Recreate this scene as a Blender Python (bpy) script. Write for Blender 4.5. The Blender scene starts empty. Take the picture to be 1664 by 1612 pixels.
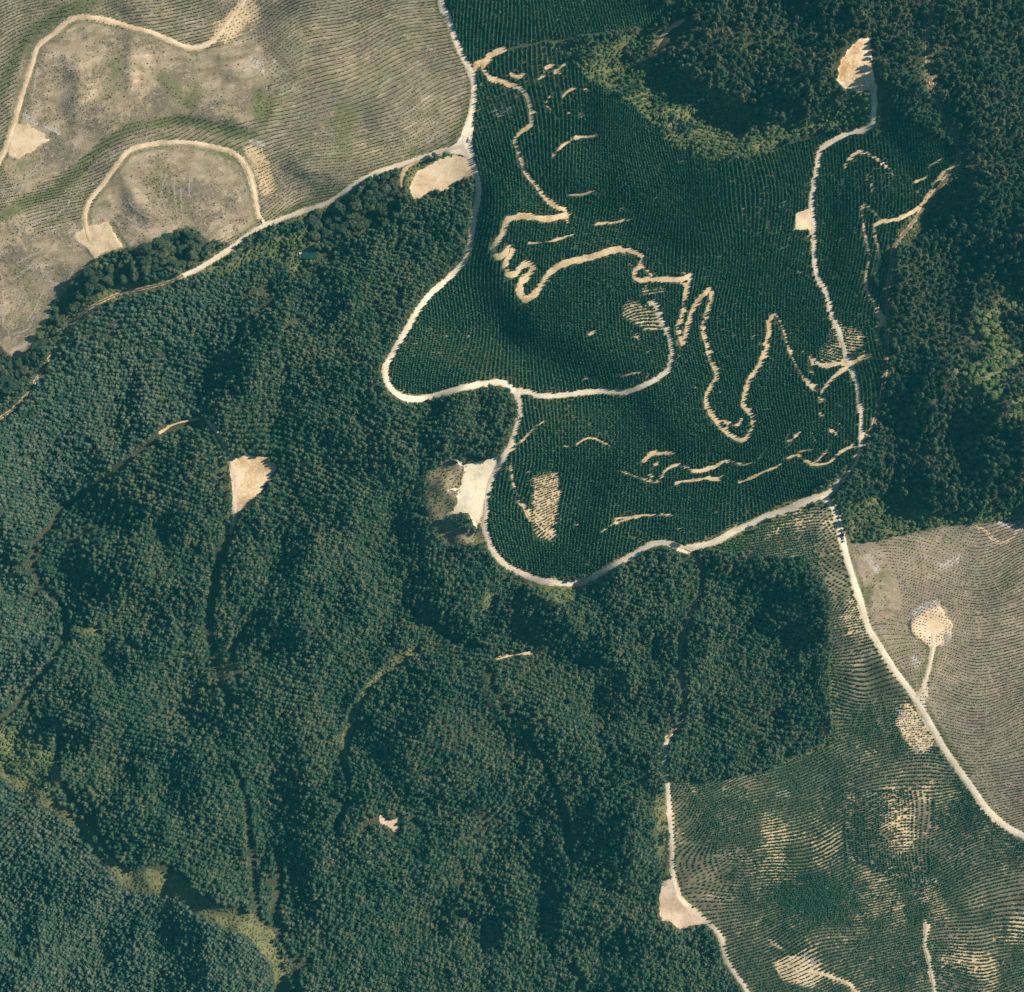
import bpy, bmesh, math, random
import numpy as np
from mathutils import Vector

rng = np.random.default_rng(7)
random.seed(7)
SC = bpy.context.scene
COL = SC.collection
K = 0.65                 # metres per unit of the survey map
CX, CY = 832.0, 806.0    # map centre
H = 2700.0               # flying height
M = 104                  # map margin round the frame
NX, NY = 1664 + 2 * M, 1612 + 2 * M
SUN_AZ, SUN_EL = 70.0, 40.0   # compass bearing of the sun, elevation

def P(s):
    return np.array([[float(v) for v in p.split(',')] for p in s.split()])

# ------------------------------------------------------------------ map data
ROADS = [  # name, label, category, width, colour key, points
 ('gravel_road', 'wide pale gravel road winding along the ridge from the striped field past the conifer wood', 'road', 9.5, 'pale',
  '712,-110 717,0 728,27 741,65 753,92 767,120 771,150 766,185 757,215 756,240 771,275 777,300 775,330 768,370 762,410 753,428 726,455 698,480 676,510 658,540 638,575 628,593 626,610 633,628 648,642 666,648 688,647 716,640 748,631 778,625 808,621 826,626 837,637'),
 ('gravel_road', 'pale gravel road crossing the young plantation to the foot of the terraced patch', 'road', 8, 'grey',
  '837,637 850,636 864,638 877,643 907,642 944,638 982,635 1017,637 1044,627 1069,615 1087,600 1092,578 1091,555 1079,530 1069,505 1067,494 1058,492'),
 ('gravel_road', 'pale gravel road curving round the white quarry pad and under the big bowl of young pines', 'road', 9, 'grey',
  '837,637 843,648 846,670 841,690 832,720 818,745 806,763 796,785 791,813 788,856 793,873 803,898 816,913 832,924 847,932 874,942 907,947 942,947 967,936 994,920 1022,906 1052,888 1069,882 1087,883 1109,891 1132,888 1162,880 1194,863 1222,851 1248,838 1280,828 1318,811 1335,806 1348,801 1360,788 1368,778'),
 ('gravel_road', 'pale gravel road descending beside the brown felled slope in the south-east', 'road', 9.5, 'pale',
  '1335,806 1348,816 1358,833 1365,856 1370,881 1378,913 1390,951 1400,981 1410,1018 1428,1048 1450,1083 1468,1108 1485,1131 1503,1161 1520,1191 1533,1214 1555,1246 1580,1281 1605,1316 1633,1341 1664,1359 1775,1420'),
 ('access_track', 'short sandy spur leading up to the diamond shaped landing on the brown slope', 'track', 5, 'grey',
  '1487,1132 1497,1124 1503,1110 1508,1093 1514,1068 1516,1050 1515,1030'),
 ('gravel_road', 'grey gravel road passing the small square landing in the northern young plantation', 'road', 8, 'grey',
  '1420,142 1420,180 1413,208 1383,215 1355,228 1335,243 1328,270 1323,300 1319,328 1322,362 1324,403 1324,428 1330,453 1343,475 1350,505 1358,525 1368,553 1375,578 1380,590 1388,610 1395,640 1399,678 1400,698 1398,730 1380,765 1362,786'),
 ('forest_road', 'shaded forest road along the edge of the tall eastern pine wood', 'road', 5, 'shade_dirt',
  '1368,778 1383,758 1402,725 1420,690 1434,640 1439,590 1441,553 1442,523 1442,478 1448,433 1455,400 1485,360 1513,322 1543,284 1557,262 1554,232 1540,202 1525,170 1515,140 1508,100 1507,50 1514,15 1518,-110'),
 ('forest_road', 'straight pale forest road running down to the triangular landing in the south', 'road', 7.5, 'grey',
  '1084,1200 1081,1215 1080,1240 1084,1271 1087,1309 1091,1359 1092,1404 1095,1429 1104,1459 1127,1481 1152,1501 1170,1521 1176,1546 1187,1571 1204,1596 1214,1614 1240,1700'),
 ('forest_road', 'narrow shaded forest road between two blocks of dark mature pine', 'track', 3.2, 'shade_dirt',
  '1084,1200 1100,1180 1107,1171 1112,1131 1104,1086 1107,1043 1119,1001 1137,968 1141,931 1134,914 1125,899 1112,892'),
 ('gravel_road', 'grey gravel road along the lower edge of the striped field', 'road', 7, 'grey',
  '752,238 738,240 703,250 673,260 641,271 611,281 581,297 556,315 528,332 498,341 461,355 431,366 416,374 400,385 375,403 350,420 322,437 298,448'),
 ('grassy_lane', 'faint grassy lane running between the hedge and the pine block to the west edge', 'lane', 2.4, 'shade_dirt',
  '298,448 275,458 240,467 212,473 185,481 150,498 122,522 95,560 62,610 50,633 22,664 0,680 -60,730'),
 ('access_track', 'narrow sandy loop track around the big sandy landing below the striped field', 'track', 5, 'sand',
  '688,258 672,264 661,272 653,285 651,296 652,308'),
 ('gravel_road', 'sandy looping road around the felled knoll in the north-west corner', 'road', 6.5, 'tan',
  '-110,520 -40,340 0,260 15,225 27,187 40,142 52,105 62,75 87,55 107,37 125,28 155,29 190,37 215,45 245,52 275,65 300,75 322,77 345,67 362,47 380,22 397,0 440,-110'),
 ('gravel_road', 'sandy road arching over the small felled knoll to a square sandy landing', 'road', 6, 'tan',
  '146,392 141,375 138,350 147,325 167,300 185,275 207,247 235,236 275,231 312,232 350,239 382,250 400,272 410,300 416,330 421,350 429,364'),
 ('access_track', 'pale track beside the orange landing in the western pine forest', 'track', 5.5, 'grey',
  '336,682 354,704 361,717 371,738 377,756 381,789 382,817 380,845 375,866'),
 ('access_track', 'sandy track at the bottom right edge leading to the stripy sandy patch', 'track', 5, 'grey',
  '1505,1500 1505,1515 1503,1534 1509,1559 1515,1589 1519,1612 1524,1700'),
 ('access_track', 'short sandy track leaving the striped landing near the bottom edge', 'track', 6, 'tan',
  '1318,1580 1335,1582 1353,1588 1375,1596 1387,1606 1394,1625 1402,1700'),
]
TRACKS = [  # width, points
 (9, '767,118 775,104 788,100 795,92 805,86 818,80'),
 (7, '796,98 787,104 786,113 793,122 801,129 811,131 822,135 832,139 846,143 857,157 863,180 864,200 857,208 847,215 838,228 842,245 849,262 854,280 872,302 887,322 904,335 921,343'),
 (10, '921,345 914,350 887,356 857,351 832,354 824,362 818,378 809,392 803,404 809,418 820,412 827,400'),
 (9, '827,398 833,408 825,421 821,432 826,445 836,445 846,436 859,427 867,432 864,443 856,452 846,462'),
 (11, '852,452 846,464 846,478 856,486 868,479 881,463 894,444 914,430 939,422 967,416 992,408 1014,405'),
 (8, '1014,405 1034,410 1044,418 1042,430 1033,440 1031,450 1040,454 1057,453 1082,454 1107,454 1123,450 1117,470 1112,495 1110,513 1103,530 1104,545 1108,562'),
 (5, '1040,430 1052,440 1060,450'), (5, '1108,458 1116,466'),
 (8, '1110,560 1112,553 1119,528 1127,503 1139,485 1154,470 1157,483 1150,508 1143,533 1148,560 1157,588 1166,610 1152,635 1148,653 1157,673 1174,695 1192,709 1209,714 1222,699 1224,678 1210,660 1212,635 1220,615 1234,595 1244,570 1250,545 1250,523 1257,511'),
 (5, '1257,511 1264,516 1273,535 1285,573 1298,600 1313,620 1327,632'),
 (9, '1306,613 1316,624 1327,631'),
 (4, '1174,684 1190,689 1202,690 1207,679'),
 (5, '1333,645 1345,625 1360,610 1378,594'),
 (5, '1320,606 1320,590 1318,578'), (6.5, '1318,580 1328,588 1340,593 1360,590 1380,590 1398,583 1412,577'),
 (5.5, '1558,265 1535,280 1520,297 1510,315 1493,337 1463,354 1435,360 1423,367 1424,390 1429,408 1427,428 1423,445 1427,465'),
 (4.5, '1435,360 1420,345 1404,332 1402,355 1404,370 1410,397 1412,423 1407,448 1410,473 1420,490 1430,508 1440,525'),
 (8, '1426,512 1436,520 1428,530'), (4, '1424,545 1427,556'),
 (3.5, '1373,272 1376,264 1383,256 1392,249 1400,246'), (2.5, '1405,247 1423,256 1440,271 1452,284'),
 (2, '1373,287 1365,317 1362,340'), (2.5, '1533,257 1513,270 1510,285 1488,295'),
 (4, '979,217 960,221 939,224 914,237 899,255'), (3, '924,317 945,316 962,312 982,317'),
 (3, '859,395 894,392 934,380'), (4, '967,365 994,361 1032,354'), (2.5, '1010,338 1028,345'),
 (4.5, '914,157 925,147 939,142'), (3, '948,145 959,147'), (3, '887,168 892,158 902,150'), (3, '887,172 894,177'),
 (5, '902,117 908,116 917,105 924,100'), (4, '874,130 880,129 884,120'), (5, '889,110 899,106'), (5, '832,121 843,125 852,120'),
 (3, '914,167 909,168'), (4, '922,184 927,183'),
 (5, '1047,749 1054,741 1062,736 1080,736 1097,735'), (4, '1079,768 1088,760 1102,756 1118,759'),
 (5.5, '1118,759 1132,765 1157,760 1175,752 1189,748'), (3.5, '1189,748 1207,754 1232,748 1247,730'),
 (4, '1062,759 1070,750'), (3, '1054,772 1062,772'), (2.5, '1010,764 1040,776 1068,783 1079,770'),
 (3, '1097,785 1127,780 1149,775'), (3, '1149,775 1168,778 1178,770'), (3, '1202,783 1224,775 1247,765 1273,753'), (3, '1278,745 1295,739 1306,743'),
 (4, '1283,725 1290,712 1303,700'), (2.5, '1295,733 1320,730'), (4, '1308,748 1325,755 1348,751 1365,735 1388,724'),
 (4, '1325,752 1335,743 1345,733 1349,722'), (5, '1350,698 1358,704'), (3, '1281,716 1282,706'), (3.5, '1332,672 1340,676'), (3, '1320,702 1322,709'),
 (2, '832,733 857,708 884,684'), (2.5, '917,725 932,724 952,713 967,713 994,725'),
 (2.5, '1002,608 1022,609 1042,603'), (3.5, '957,543 969,538'),
 (3.5, '829,752 834,785 840,800'), (5, '844,816 854,824 862,843'),
 (2.5, '808,1070 832,1063 864,1060 876,1051'), (2.5, '260,703 282,690 322,680'),
 (5, '1062,78 1075,62 1090,45 1110,33'), (3, '690,1655 700,1650'),
 (3, '1000,843 1040,838 1075,836 1100,837'), (2, '975,866 1000,850 1040,838'),
 (2.5, '1664,850 1640,878 1620,880 1600,862 1585,855'),
 (4, '1248,1524 1262,1536 1275,1545'),
]
PADS = [ # label, colour key, seedlings?, poly
 ('large sandy landing beside the gravel road under the striped field', 'tan', '708,260 738,250 763,260 771,277 766,288 751,290 736,304 716,316 701,311 686,325 671,325 666,310 668,297 673,280 690,273'),
 ('pale sandy landing with seedlings in the north-west corner', 'tan', '30,198 47,200 60,210 82,230 60,242 45,250 30,262 13,253 14,226'),
 ('square sandy landing at the end of the arching road', 'tan', '120,377 142,368 175,360 188,385 200,402 175,412 152,421 140,403 122,392'),
 ('small square sandy landing beside the grey road in the young plantation', 'tan', '1292,344 1319,336 1321,375 1290,376'),
 ('orange teardrop landing under the tall northern pines', 'orange', '1383,72 1398,60 1412,60 1424,145 1408,149 1388,150 1368,143 1359,127 1363,107 1370,90'),
 ('orange triangular landing in the western pine forest', 'clay', '372,745 383,741 406,738 432,742 450,758 443,778 434,788 419,804 410,820 397,826 387,845 377,866 375,863 378,823 377,789 376,761'),
 ('white and cream quarry pad beside the bending road', 'white', '736,742 753,753 778,750 811,741 801,773 793,798 786,821 783,838 777,862 766,848 758,835 722,839 736,828 741,816 743,800 717,800 746,793 748,778 752,764'),
 ('pink triangular landing at the foot of the straight forest road', 'pink', '1076,1432 1094,1425 1104,1460 1127,1483 1150,1501 1125,1505 1103,1512 1090,1498 1076,1497 1068,1460 1072,1440'),
 ('diamond shaped sandy landing dotted with seedlings on the brown slope', 'tan', '1530,986 1553,1018 1535,1043 1520,1056 1508,1051 1480,1028 1480,1008 1498,993'),
 ('sandy strip dotted with seedlings beside the south-east road', 'tan', '1475,1140 1500,1175 1518,1207 1505,1220 1488,1224 1470,1200 1454,1174 1464,1155'),
 ('bright striped landing with rows of saplings near the bottom edge', 'tan', '1256,1566 1273,1554 1303,1551 1323,1561 1332,1577 1333,1592 1318,1606 1293,1601 1268,1589'),
 ('narrow sandy wedge below the stripy sapling patch', 'tan', '1499,1500 1513,1501 1512,1510 1508,1522 1501,1520'),
 ('little bare brown clearing in the southern forest', 'pink', '614,1325 622,1322 628,1330 656,1328 648,1338 652,1352 640,1352 628,1344 621,1342'),
 ('small bare patch at the crossing of sandy tracks', 'tan', '1366,586 1377,572 1388,582 1412,574 1414,580 1392,590 1386,602 1376,598 1358,594'),
 ('small gravel apron where the landing spur leaves the south-east road', 'pale', '1476,1116 1488,1126 1498,1122 1510,1104 1508,1135 1506,1158 1496,1146'),
 ('small sandy apron where the shaded forest road meets the curving road', 'tan', '1092,886 1112,890 1128,893 1124,898 1132,910 1140,914 1128,908 1112,900'),
 ('wide gravel apron at the fork above the big sandy landing', 'pale', '757,205 770,205 770,240 772,262 758,256 736,250 722,248 738,236 748,222'),
]
YOUNG = [
 '722,-110 1062,-110 1066,0 1088,20 1062,40 960,54 885,66 840,72 800,84 785,94 770,106 750,82 738,52',
 '775,110 790,100 830,82 890,70 915,90 960,130 1020,165 1060,200 1100,242 1160,268 1240,252 1290,232 1350,217 1412,214 1422,180 1440,175 1500,210 1545,240 1552,265 1500,330 1466,372 1447,420 1438,470 1437,590 1428,640 1414,690 1376,755 1320,795 1240,835 1130,880 1065,875 960,930 900,940 830,915 800,880 795,800 835,730 848,670 838,640 810,617 700,638 660,640 635,615 640,585 700,485 760,430 780,330 785,300 775,250',
]
SAPL_N = '1372,1285 1500,1285 1516,1300 1512,1436 1490,1440 1440,1420 1400,1402 1375,1400'
SAPL = '1150,893 1240,856 1325,814 1345,818 1362,870 1390,975 1424,1052 1476,1132 1528,1222 1590,1306 1632,1348 1664,1368 1775,1425 1775,1720 1240,1720 1210,1600 1180,1546 1152,1498 1108,1458 1095,1400 1088,1268 1210,1258 1262,1247 1342,1214 1356,1196 1349,1050 1342,950 1312,906 1250,903'
CLEAR = [
 '-110,-110 712,-110 717,0 767,120 771,150 753,212 738,240 640,270 528,332 430,366 400,385 375,400 340,392 320,376 295,370 270,385 215,405 175,415 140,440 110,470 85,500 60,545 28,600 20,580 0,560 -110,560',
 '1365,830 1380,885 1440,872 1480,865 1560,852 1664,846 1775,846 1775,1410 1664,1355 1600,1305 1530,1200 1480,1120 1415,1020 1385,930 1368,865',
]
BROAD = [
 '890,70 1000,60 1080,45 1058,75 1000,78 1040,92 1085,104 1125,134 1180,150 1245,194 1300,202 1340,168 1412,152 1415,192 1350,212 1290,230 1240,250 1160,265 1100,240 1060,200 1020,165 960,130 915,90',
 '1590,470 1664,470 1775,480 1775,720 1664,700 1600,660 1555,635 1545,600 1580,520',
 '1376,812 1460,798 1520,835 1664,825 1664,842 1560,850 1480,862 1440,876 1385,880 1378,850',
 '858,947 905,950 950,950 942,972 915,980 880,972',
 '350,446 385,420 420,396 470,372 520,372 530,388 512,402 512,428 480,446 455,428 430,418 390,440 355,456',
 '-110,1180 0,1168 40,1180 85,1215 100,1260 95,1290 60,1272 20,1252 -110,1240',
]
HEDGE = ['230,402 262,388 296,374 325,384 352,402 340,418 318,432 285,436 250,446 215,455 175,468 140,488 122,500 100,530 80,560 58,590 45,625 20,635 24,605 60,548 88,502 112,470 142,448 178,430',
         '-60,560 0,562 20,585 26,602 22,632 -10,640 -60,680', '492,345 560,325 600,300 630,282 645,285 655,320 640,360 600,380 540,400 500,380',]
SCRUB = [
 '280,448 300,440 275,458 235,464 185,482 150,500 120,520 60,590 0,650 -60,710 -60,690 0,640 45,600 110,512 145,484 200,462',
 '20,1250 60,1268 100,1300 140,1335 168,1378 190,1408 255,1414 292,1422 320,1450 360,1476 405,1480 440,1510 470,1560 474,1640 448,1640 440,1560 400,1520 350,1500 300,1470 250,1450 200,1445 160,1395 130,1350 60,1300 0,1262 -60,1262 -60,1245',
 '790,955 812,962 806,990 780,1000','660,1052 690,1048 668,1072 640,1088 604,1124 574,1178 562,1246 550,1226 562,1168 590,1116 630,1074',
 
 '1080,1256 1050,1266 1010,1280 940,1296 905,1292 940,1286 1000,1276 1050,1258','340,690 362,735 372,780 372,860 364,860 362,790 345,720',
 '1345,1060 1360,1060 1362,1200 1340,1222 1255,1252 1200,1262 1200,1256 1255,1244 1338,1208 1350,1190',
 '1085,1270 1080,1330 1088,1420 1076,1432 1066,1380 1062,1300','130,1010 150,1012 172,1026 160,1034 140,1030',
 '340,1065 375,1070 380,1085 365,1110 350,1100','560,305 600,290 560,330 520,350 440,376 400,402 350,438 300,456 290,450 350,428 410,388 470,362',
 '1240,836 1310,800 1340,795 1310,815 1250,845 1180,880 1150,890 1180,870', '1160,890 1250,852 1330,815 1290,850 1230,880 1200,900',
 '655,282 668,270 690,262 720,258 690,272 672,282 668,300 662,322 655,312',
]
GAPS = [(16, '1434,138 1434,212'), (5, '1084,1205 1100,1180 1107,1171 1112,1131 1104,1086 1107,1043 1119,1001 1137,968 1141,931 1134,914 1125,899'), (4, '298,452 275,462 240,471 212,477 185,485 150,502 122,526 95,564 62,614 50,637 22,668 0,684 -60,734'),
 # width, points (fire breaks and stand boundaries without trees)
 (9, '375,868 360,906 350,956 342,988 340,1031 350,1056 365,1106 375,1143'),
 (5, '100,826 80,861 60,886 58,918 70,948 100,978 110,1006 107,1038 75,1088 50,1118 25,1151 0,1168 -60,1200'),
 (6, '-60,890 0,902 25,915 55,925'),
 (4, '100,1180 95,1221 97,1264 122,1301 147,1329 167,1359 185,1389 205,1409 250,1411 268,1406 295,1420 316,1447 352,1472 392,1477 441,1507 466,1537 479,1569 486,1620 490,1720'),
 (14, '455,1385 455,1434 448,1484 460,1510'), (8, '853,946 842,976 842,1006 857,1028 872,1050'),
 (4, '793,1081 796,1101 811,1128 823,1151 850,1190 874,1221 899,1266 907,1292'),
 (14, '917,1310 920,1334 926,1384'), (6, '907,1292 912,1310'), (5, '400,480 430,470 450,485 400,520 385,560'),
 (9, '1050,92 1075,78 1100,55'), (5, '322,680 340,690'), (30, '1568,275 1545,303 1525,328 1500,352 1470,385'), (12, '1520,-60 1512,15 1504,50 1506,100 1512,140 1522,170 1538,202 1552,232 1558,262'), (12, '1450,400 1444,433 1440,478 1438,523'), (12, '540,1290 560,1310 548,1340'), (10, '590,1350 605,1330'),
 (10, '690,1350 676,1325'), (12, '745,1480 765,1490'), (14, '930,1570 945,1590 930,1630'), (10, '395,1030 380,1060 390,1110'),
 (8, '440,1060 420,1056'), (14, '700,1010 740,1040'), (5, '568,1270 560,1230 575,1185 600,1165'), (4, '380,1240 400,1290 410,1380 420,1480'),
 (18, '500,412 520,414 535,418'), (10, '520,440 522,455'), (6, '330,690 300,690 262,706 180,770 100,826'),
]
# where slopes face the sun (+) or turn from it (-): amp, width, points
SHADE = [
 (.5, 55, '50,690 200,560 380,440'), (-.4, 30, '340,640 400,560 440,520'), (.45, 40, '20,760 50,850'), (.5, 40, '-20,960 60,1020'),
 (-.3, 25, '20,1090 60,1060'), (-.45, 28, '140,800 230,830'), (.4, 30, '170,880 230,870'), (-.4, 25, '140,930 180,960'), (-.35, 28, '240,960 330,965'),
 (.35, 28, '110,1070 170,1040'), (-.5, 22, '180,1050 225,1090'), (.45, 35, '220,1120 250,1160'), (-.45, 28, '60,1190 140,1200'), (-.3, 25, '310,1120 320,1160'),
 (.3, 35, '170,1260 200,1230'), (-.4, 32, '150,1340 230,1370'), (-.3, 28, '300,1250 310,1330'), (-.3, 30, '40,1430 130,1450'), (.35, 40, '20,1540 90,1560'),
 (-.5, 20, '180,1520 200,1570'), (-.6, 22, '290,1500 330,1570 340,1620'), (.5, 22, '400,1510 440,1590'), (-.45, 40, '480,1330 490,1420 500,1500'),
 (.4, 30, '680,1525 760,1535'), (.35, 25, '440,1540 450,1600'), (-.4, 25, '740,1470 790,1480'), (-.35, 35, '480,1230 500,1290'), (.5, 16, '530,1060 532,1230'),
 (-.45, 28, '610,1190 660,1250'), (.4, 32, '740,1160 790,1200'), (.4, 28, '820,1090 840,1130'), (-.35, 25, '650,1285 720,1290'), (.35, 35, '580,870 620,950'),
 (-.4, 35, '500,800 540,840'), (-.35, 26, '470,860 490,900'), (-.5, 28, '670,820 690,920'), (.35, 26, '600,990 640,970'), (-.45, 28, '420,1000 520,1060'),
 (-.7, 22, '670,970 720,1010 760,1030'), (.6, 26, '770,980 810,950'), (-.9, 34, '870,990 910,1040 960,1060'), (-.5, 25, '950,950 1000,930'), (.5, 32, '990,1090 1030,1060'),
 (.4, 25, '860,1100 890,1130'), (.4, 20, '890,960 930,980'), (-.45, 28, '1010,1090 1020,1140'), (-.4, 26, '840,1180 880,1210'), (.3, 26, '930,1130 960,1180'),
 (-.5, 25, '1180,920 1280,960 1330,990'), (-.5, 24, '1240,1010 1310,1020'), (.3, 25, '1160,1050 1180,1090'), (-.25, 26, '1000,1350 1010,1390'), (.45, 22, '1050,1300 1055,1400'),
 (-.4, 30, '880,1400 900,1450'), (.3, 25, '960,1440 1000,1480'), (-.4, 28, '1000,1520 1080,1540'),
 (-.72, 26, '791,310 791,380 800,470 846,536'), (-.75, 36, '850,535 932,577 1010,612'), (.4, 22, '815,400 850,455'), (.75, 30, '400,765 405,800'), (.55, 42, '700,560 770,580 840,600'), (.35, 30, '930,250 960,280'), (-.35, 20, '900,305 970,320'),
 (-.5, 14, '966,150 968,215'), (.45, 30, '860,320 900,350'), (-.5, 42, '1010,310 1060,360 1120,400'), (.3, 30, '940,390 990,385'), (.35, 35, '1000,570 1040,550'),
 (-.35, 40, '1100,280 1150,330'), (.4, 25, '1120,440 1160,440'), (.5, 36, '900,660 980,690'), (-.6, 22, '1040,650 1080,690 1110,730'), (-.4, 32, '990,770 950,860'),
 (.3, 28, '1000,840 1040,870'), (-.4, 20, '1140,725 1200,735'), (.35, 28, '1260,590 1290,560'), (-.35, 22, '1230,730 1280,700'), (-.4, 24, '1330,780 1250,800'),
 (-.45, 24, '1370,320 1360,420'), (.5, 30, '1440,280 1480,310'), (-.5, 22, '1460,215 1500,260'), (-.5, 32, '850,510 900,500'), (.4, 24, '870,480 890,520'),
 (-.40, 30, '1040,90 1100,120 1180,170 1210,200'), (.45, 24, '960,120 1060,170 1150,220'), (-.5, 26, '1290,170 1250,140'), (.5, 36, '1620,50 1650,150'), (-.35, 32, '1540,330 1580,300'),
 (.35, 35, '1540,550 1560,590'), (-.6, 36, '1600,420 1660,440'), (.4, 28, '1640,540 1640,600'), (-.5, 30, '1560,690 1620,680'), (.4, 26, '1490,420 1520,440'),
 (-.3, 30, '1590,760 1640,770'), (.3, 26, '1520,720 1540,760'), (-.3, 30, '1480,640 1500,600'), (.3, 30, '1200,90 1280,60'), (-.3, 30, '1150,60 1110,90'),
 (-.6, 18, '115,120 112,180'), (.35, 16, '140,90 142,150'), (-.6, 6, '208,60 206,100 202,150'), (.4, 14, '225,95 228,150'), (-.45, 18, '355,110 370,125'), (-.4, 14, '250,160 260,172'),
 (-.5, 10, '205,310 215,335 235,350'), (.4, 10, '218,308 232,330'), (.3, 14, '345,300 370,290'), (-.5, 16, '470,275 495,285'), (-.5, 12, '535,290 510,308'),
 (-.35, 12, '185,12 215,22'), (-.35, 20, '440,20 470,8'), (-.5, 8, '285,190 340,192 385,203'), (-.4, 14, '120,215 160,210'),
 (.4, 26, '1450,1300 1470,1420'), (-.4, 20, '1560,1290 1580,1340'), (-.3, 18, '1380,1370 1390,1410'), (.35, 20, '1240,1330 1265,1400'),
 (-.35, 18, '1340,1240 1360,1290'), (-.35, 18, '1560,1470 1575,1520'), (.3, 20, '1440,1520 1450,1580'), (-.5, 14, '1405,1060 1440,1120'), (-.5, 10, '1320,870 1345,885'),
]
# bare soil showing between the rows: amp, width, points
SAND = [
 (.8, 26, '365,50 385,35 405,15'), (.8, 18, '410,245 425,270 435,305'), (.35, 18, '170,45 150,60 165,50'), (.3, 14, '560,60 575,75'), (.4, 10, '185,205 140,212'),
 (.8, 24, '1030,505 1060,520'), (.5, 14, '1045,475 1080,470'), (1, 27, '890,785 886,835'), (.8, 18, '880,862 895,868'), (.75, 26, '1365,545 1390,550 1350,575'),
 (.42, 26, '1445,1300 1460,1360 1470,1330'), (.36, 22, '1440,1420 1420,1450'), (.34, 30, '1260,1340 1270,1380 1255,1450'), (.32, 18, '1400,1420 1380,1390'), (.34, 26, '1420,1480 1460,1500'),
 (.30, 34, '1530,1280 1580,1340'), (.32, 24, '1340,1370 1330,1420 1300,1440'), (.62, 5, '1240,1352 1250,1362 1252,1372'), (.7, 30, '1290,1575 1300,1570'), (.7, 22, '1515,1450 1525,1480'), (.4, 26, '1560,1540 1620,1580'),
 (.8, 20, '1485,1180 1495,1205'), (.7, 26, '1515,1015 1515,1020'), (.4, 25, '1290,850 1320,835'), (.35, 20, '1380,980 1400,1060'), (.35, 30, '1620,1500 1650,1520'), (.3, 30, '1400,1300 1380,1260'),
 (.4, 16, '1180,180 1200,190'), (.3, 12, '1395,330 1430,300'), (.4, 14, '1395,250 1440,280'),
]
SLASHGREY = [(.9, 7, '803,182 812,186 826,180'), (.8, 8, '1483,1006 1490,995 1505,985 1522,980'), (.8, 6, '1545,1030 1532,1045'), (.8, 7, '1302,1549 1318,1557 1330,1567'),
 (.8, 7, '1498,1432 1516,1431'), (.7, 9, '1460,1155 1470,1165'), (.8, 8, '1487,1216 1500,1222 1508,1216'), (.7, 8, '410,232 425,235'), (.5, 12, '410,95 425,110'),
 (.6, 10, '1268,1290 1278,1288'), (.6, 6, '1270,335 1285,325'), (.5, 8, '1620,850 1660,862'), (.5, 12, '1410,905 1425,925'), (.5, 14, '1530,920 1555,910'), (.5, 10, '1485,1070 1490,1080'),
 (.6, 7, '1082,1437 1088,1433'), (.7, 5, '40,185 48,195 58,200'), (.7, 5, '75,205 95,215')]
GREENS = [(.9, 12, '0,150 30,82 57,48 100,18 150,4'), (.9, 11, '0,352 40,330 90,312 130,275 170,232 220,203 300,195 360,212 410,218'), (.8, 16, '420,150 425,190 440,165'),
 (.5, 18, '190,90 180,150'), (.6, 18, '265,125 280,145 310,165'), (.5, 25, '250,290 290,340'), (.7, 6, '185,365 205,400'), (.4, 30, '40,460 60,520'), (.4, 30, '620,170 560,200'),
 (.6, 8, '762,170 750,200 735,225'), (.5, 10, '545,300 470,345'), (.9, 14, '1385,870 1440,860 1500,850'), (.5, 16, '1440,930 1410,960'), (.4, 25, '1500,1180 1560,1230'), (.4, 20, '1640,1180 1640,1210'),
 (.4, 22, '15,290 40,280')]
# lines of logging slash
WINDROWS = ['0,442 5,470 3,515 15,545','90,460 73,455 72,447 85,440','108,472 95,462 80,458','118,441 100,467','18,480 30,470 42,463','25,508 35,485 40,475','45,520 60,495 70,475','60,545 80,510 95,478',
 '38,503 50,490','22,543 45,535 55,515','35,563 55,548 65,535','28,428 50,415 65,410','20,456 40,440 60,425','0,415 12,408','270,282 265,300 262,325','283,285 283,310 288,350','293,300 295,340 298,355','307,285 308,320','265,330 272,350',
 '225,265 240,258 255,258','210,330 225,345 245,355','205,352 230,368 245,366','150,300 165,290 175,280','110,330 130,310 145,300','90,350 110,335','50,390 80,372 100,365','30,375 55,362 80,352','180,262 195,245 215,233 240,225','0,312 20,306 40,302',
 '110,400 125,396 135,403','115,388 112,378 122,370','170,345 190,362','465,62 490,50','560,75 600,62','300,60 320,40','60,110 55,150','70,260 40,290','52,285 70,270','440,250 470,240','640,190 680,175']

# ------------------------------------------------------------------ raster helpers
XX, YY = np.meshgrid(np.arange(NX, dtype=np.float32) - M, np.arange(NY, dtype=np.float32) - M)
def smooth(t): return t * t * (3 - 2 * t)
def vnoise(scale, seed, shape=(NY, NX)):
    r = np.random.default_rng(seed)
    gx, gy = int(shape[1] / scale) + 3, int(shape[0] / scale) + 3
    g = r.random((gy, gx), dtype=np.float32)
    x = np.arange(shape[1], dtype=np.float32) / scale; y = np.arange(shape[0], dtype=np.float32) / scale
    xi, yi = x.astype(int), y.astype(int); fx, fy = smooth(x - xi), smooth(y - yi)
    a = g[:, xi] * (1 - fx) + g[:, xi + 1] * fx
    return a[yi] * (1 - fy)[:, None] + a[yi + 1] * fy[:, None]
def fbm(scale, seed, octs=4):
    o = np.zeros((NY, NX), np.float32); a = .5; t = 0
    for i in range(octs):
        o += a * vnoise(max(scale / 2 ** i, 1.5), seed + i * 17); t += a; a *= .55
    return o / t * 2 - 1
W1, W2 = fbm(22, 101, 3) * 3.0, fbm(22, 202, 3) * 3.0
XW, YW = XX + W1, YY + W2
W3 = fbm(8, 303, 3) * 3.6
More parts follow.
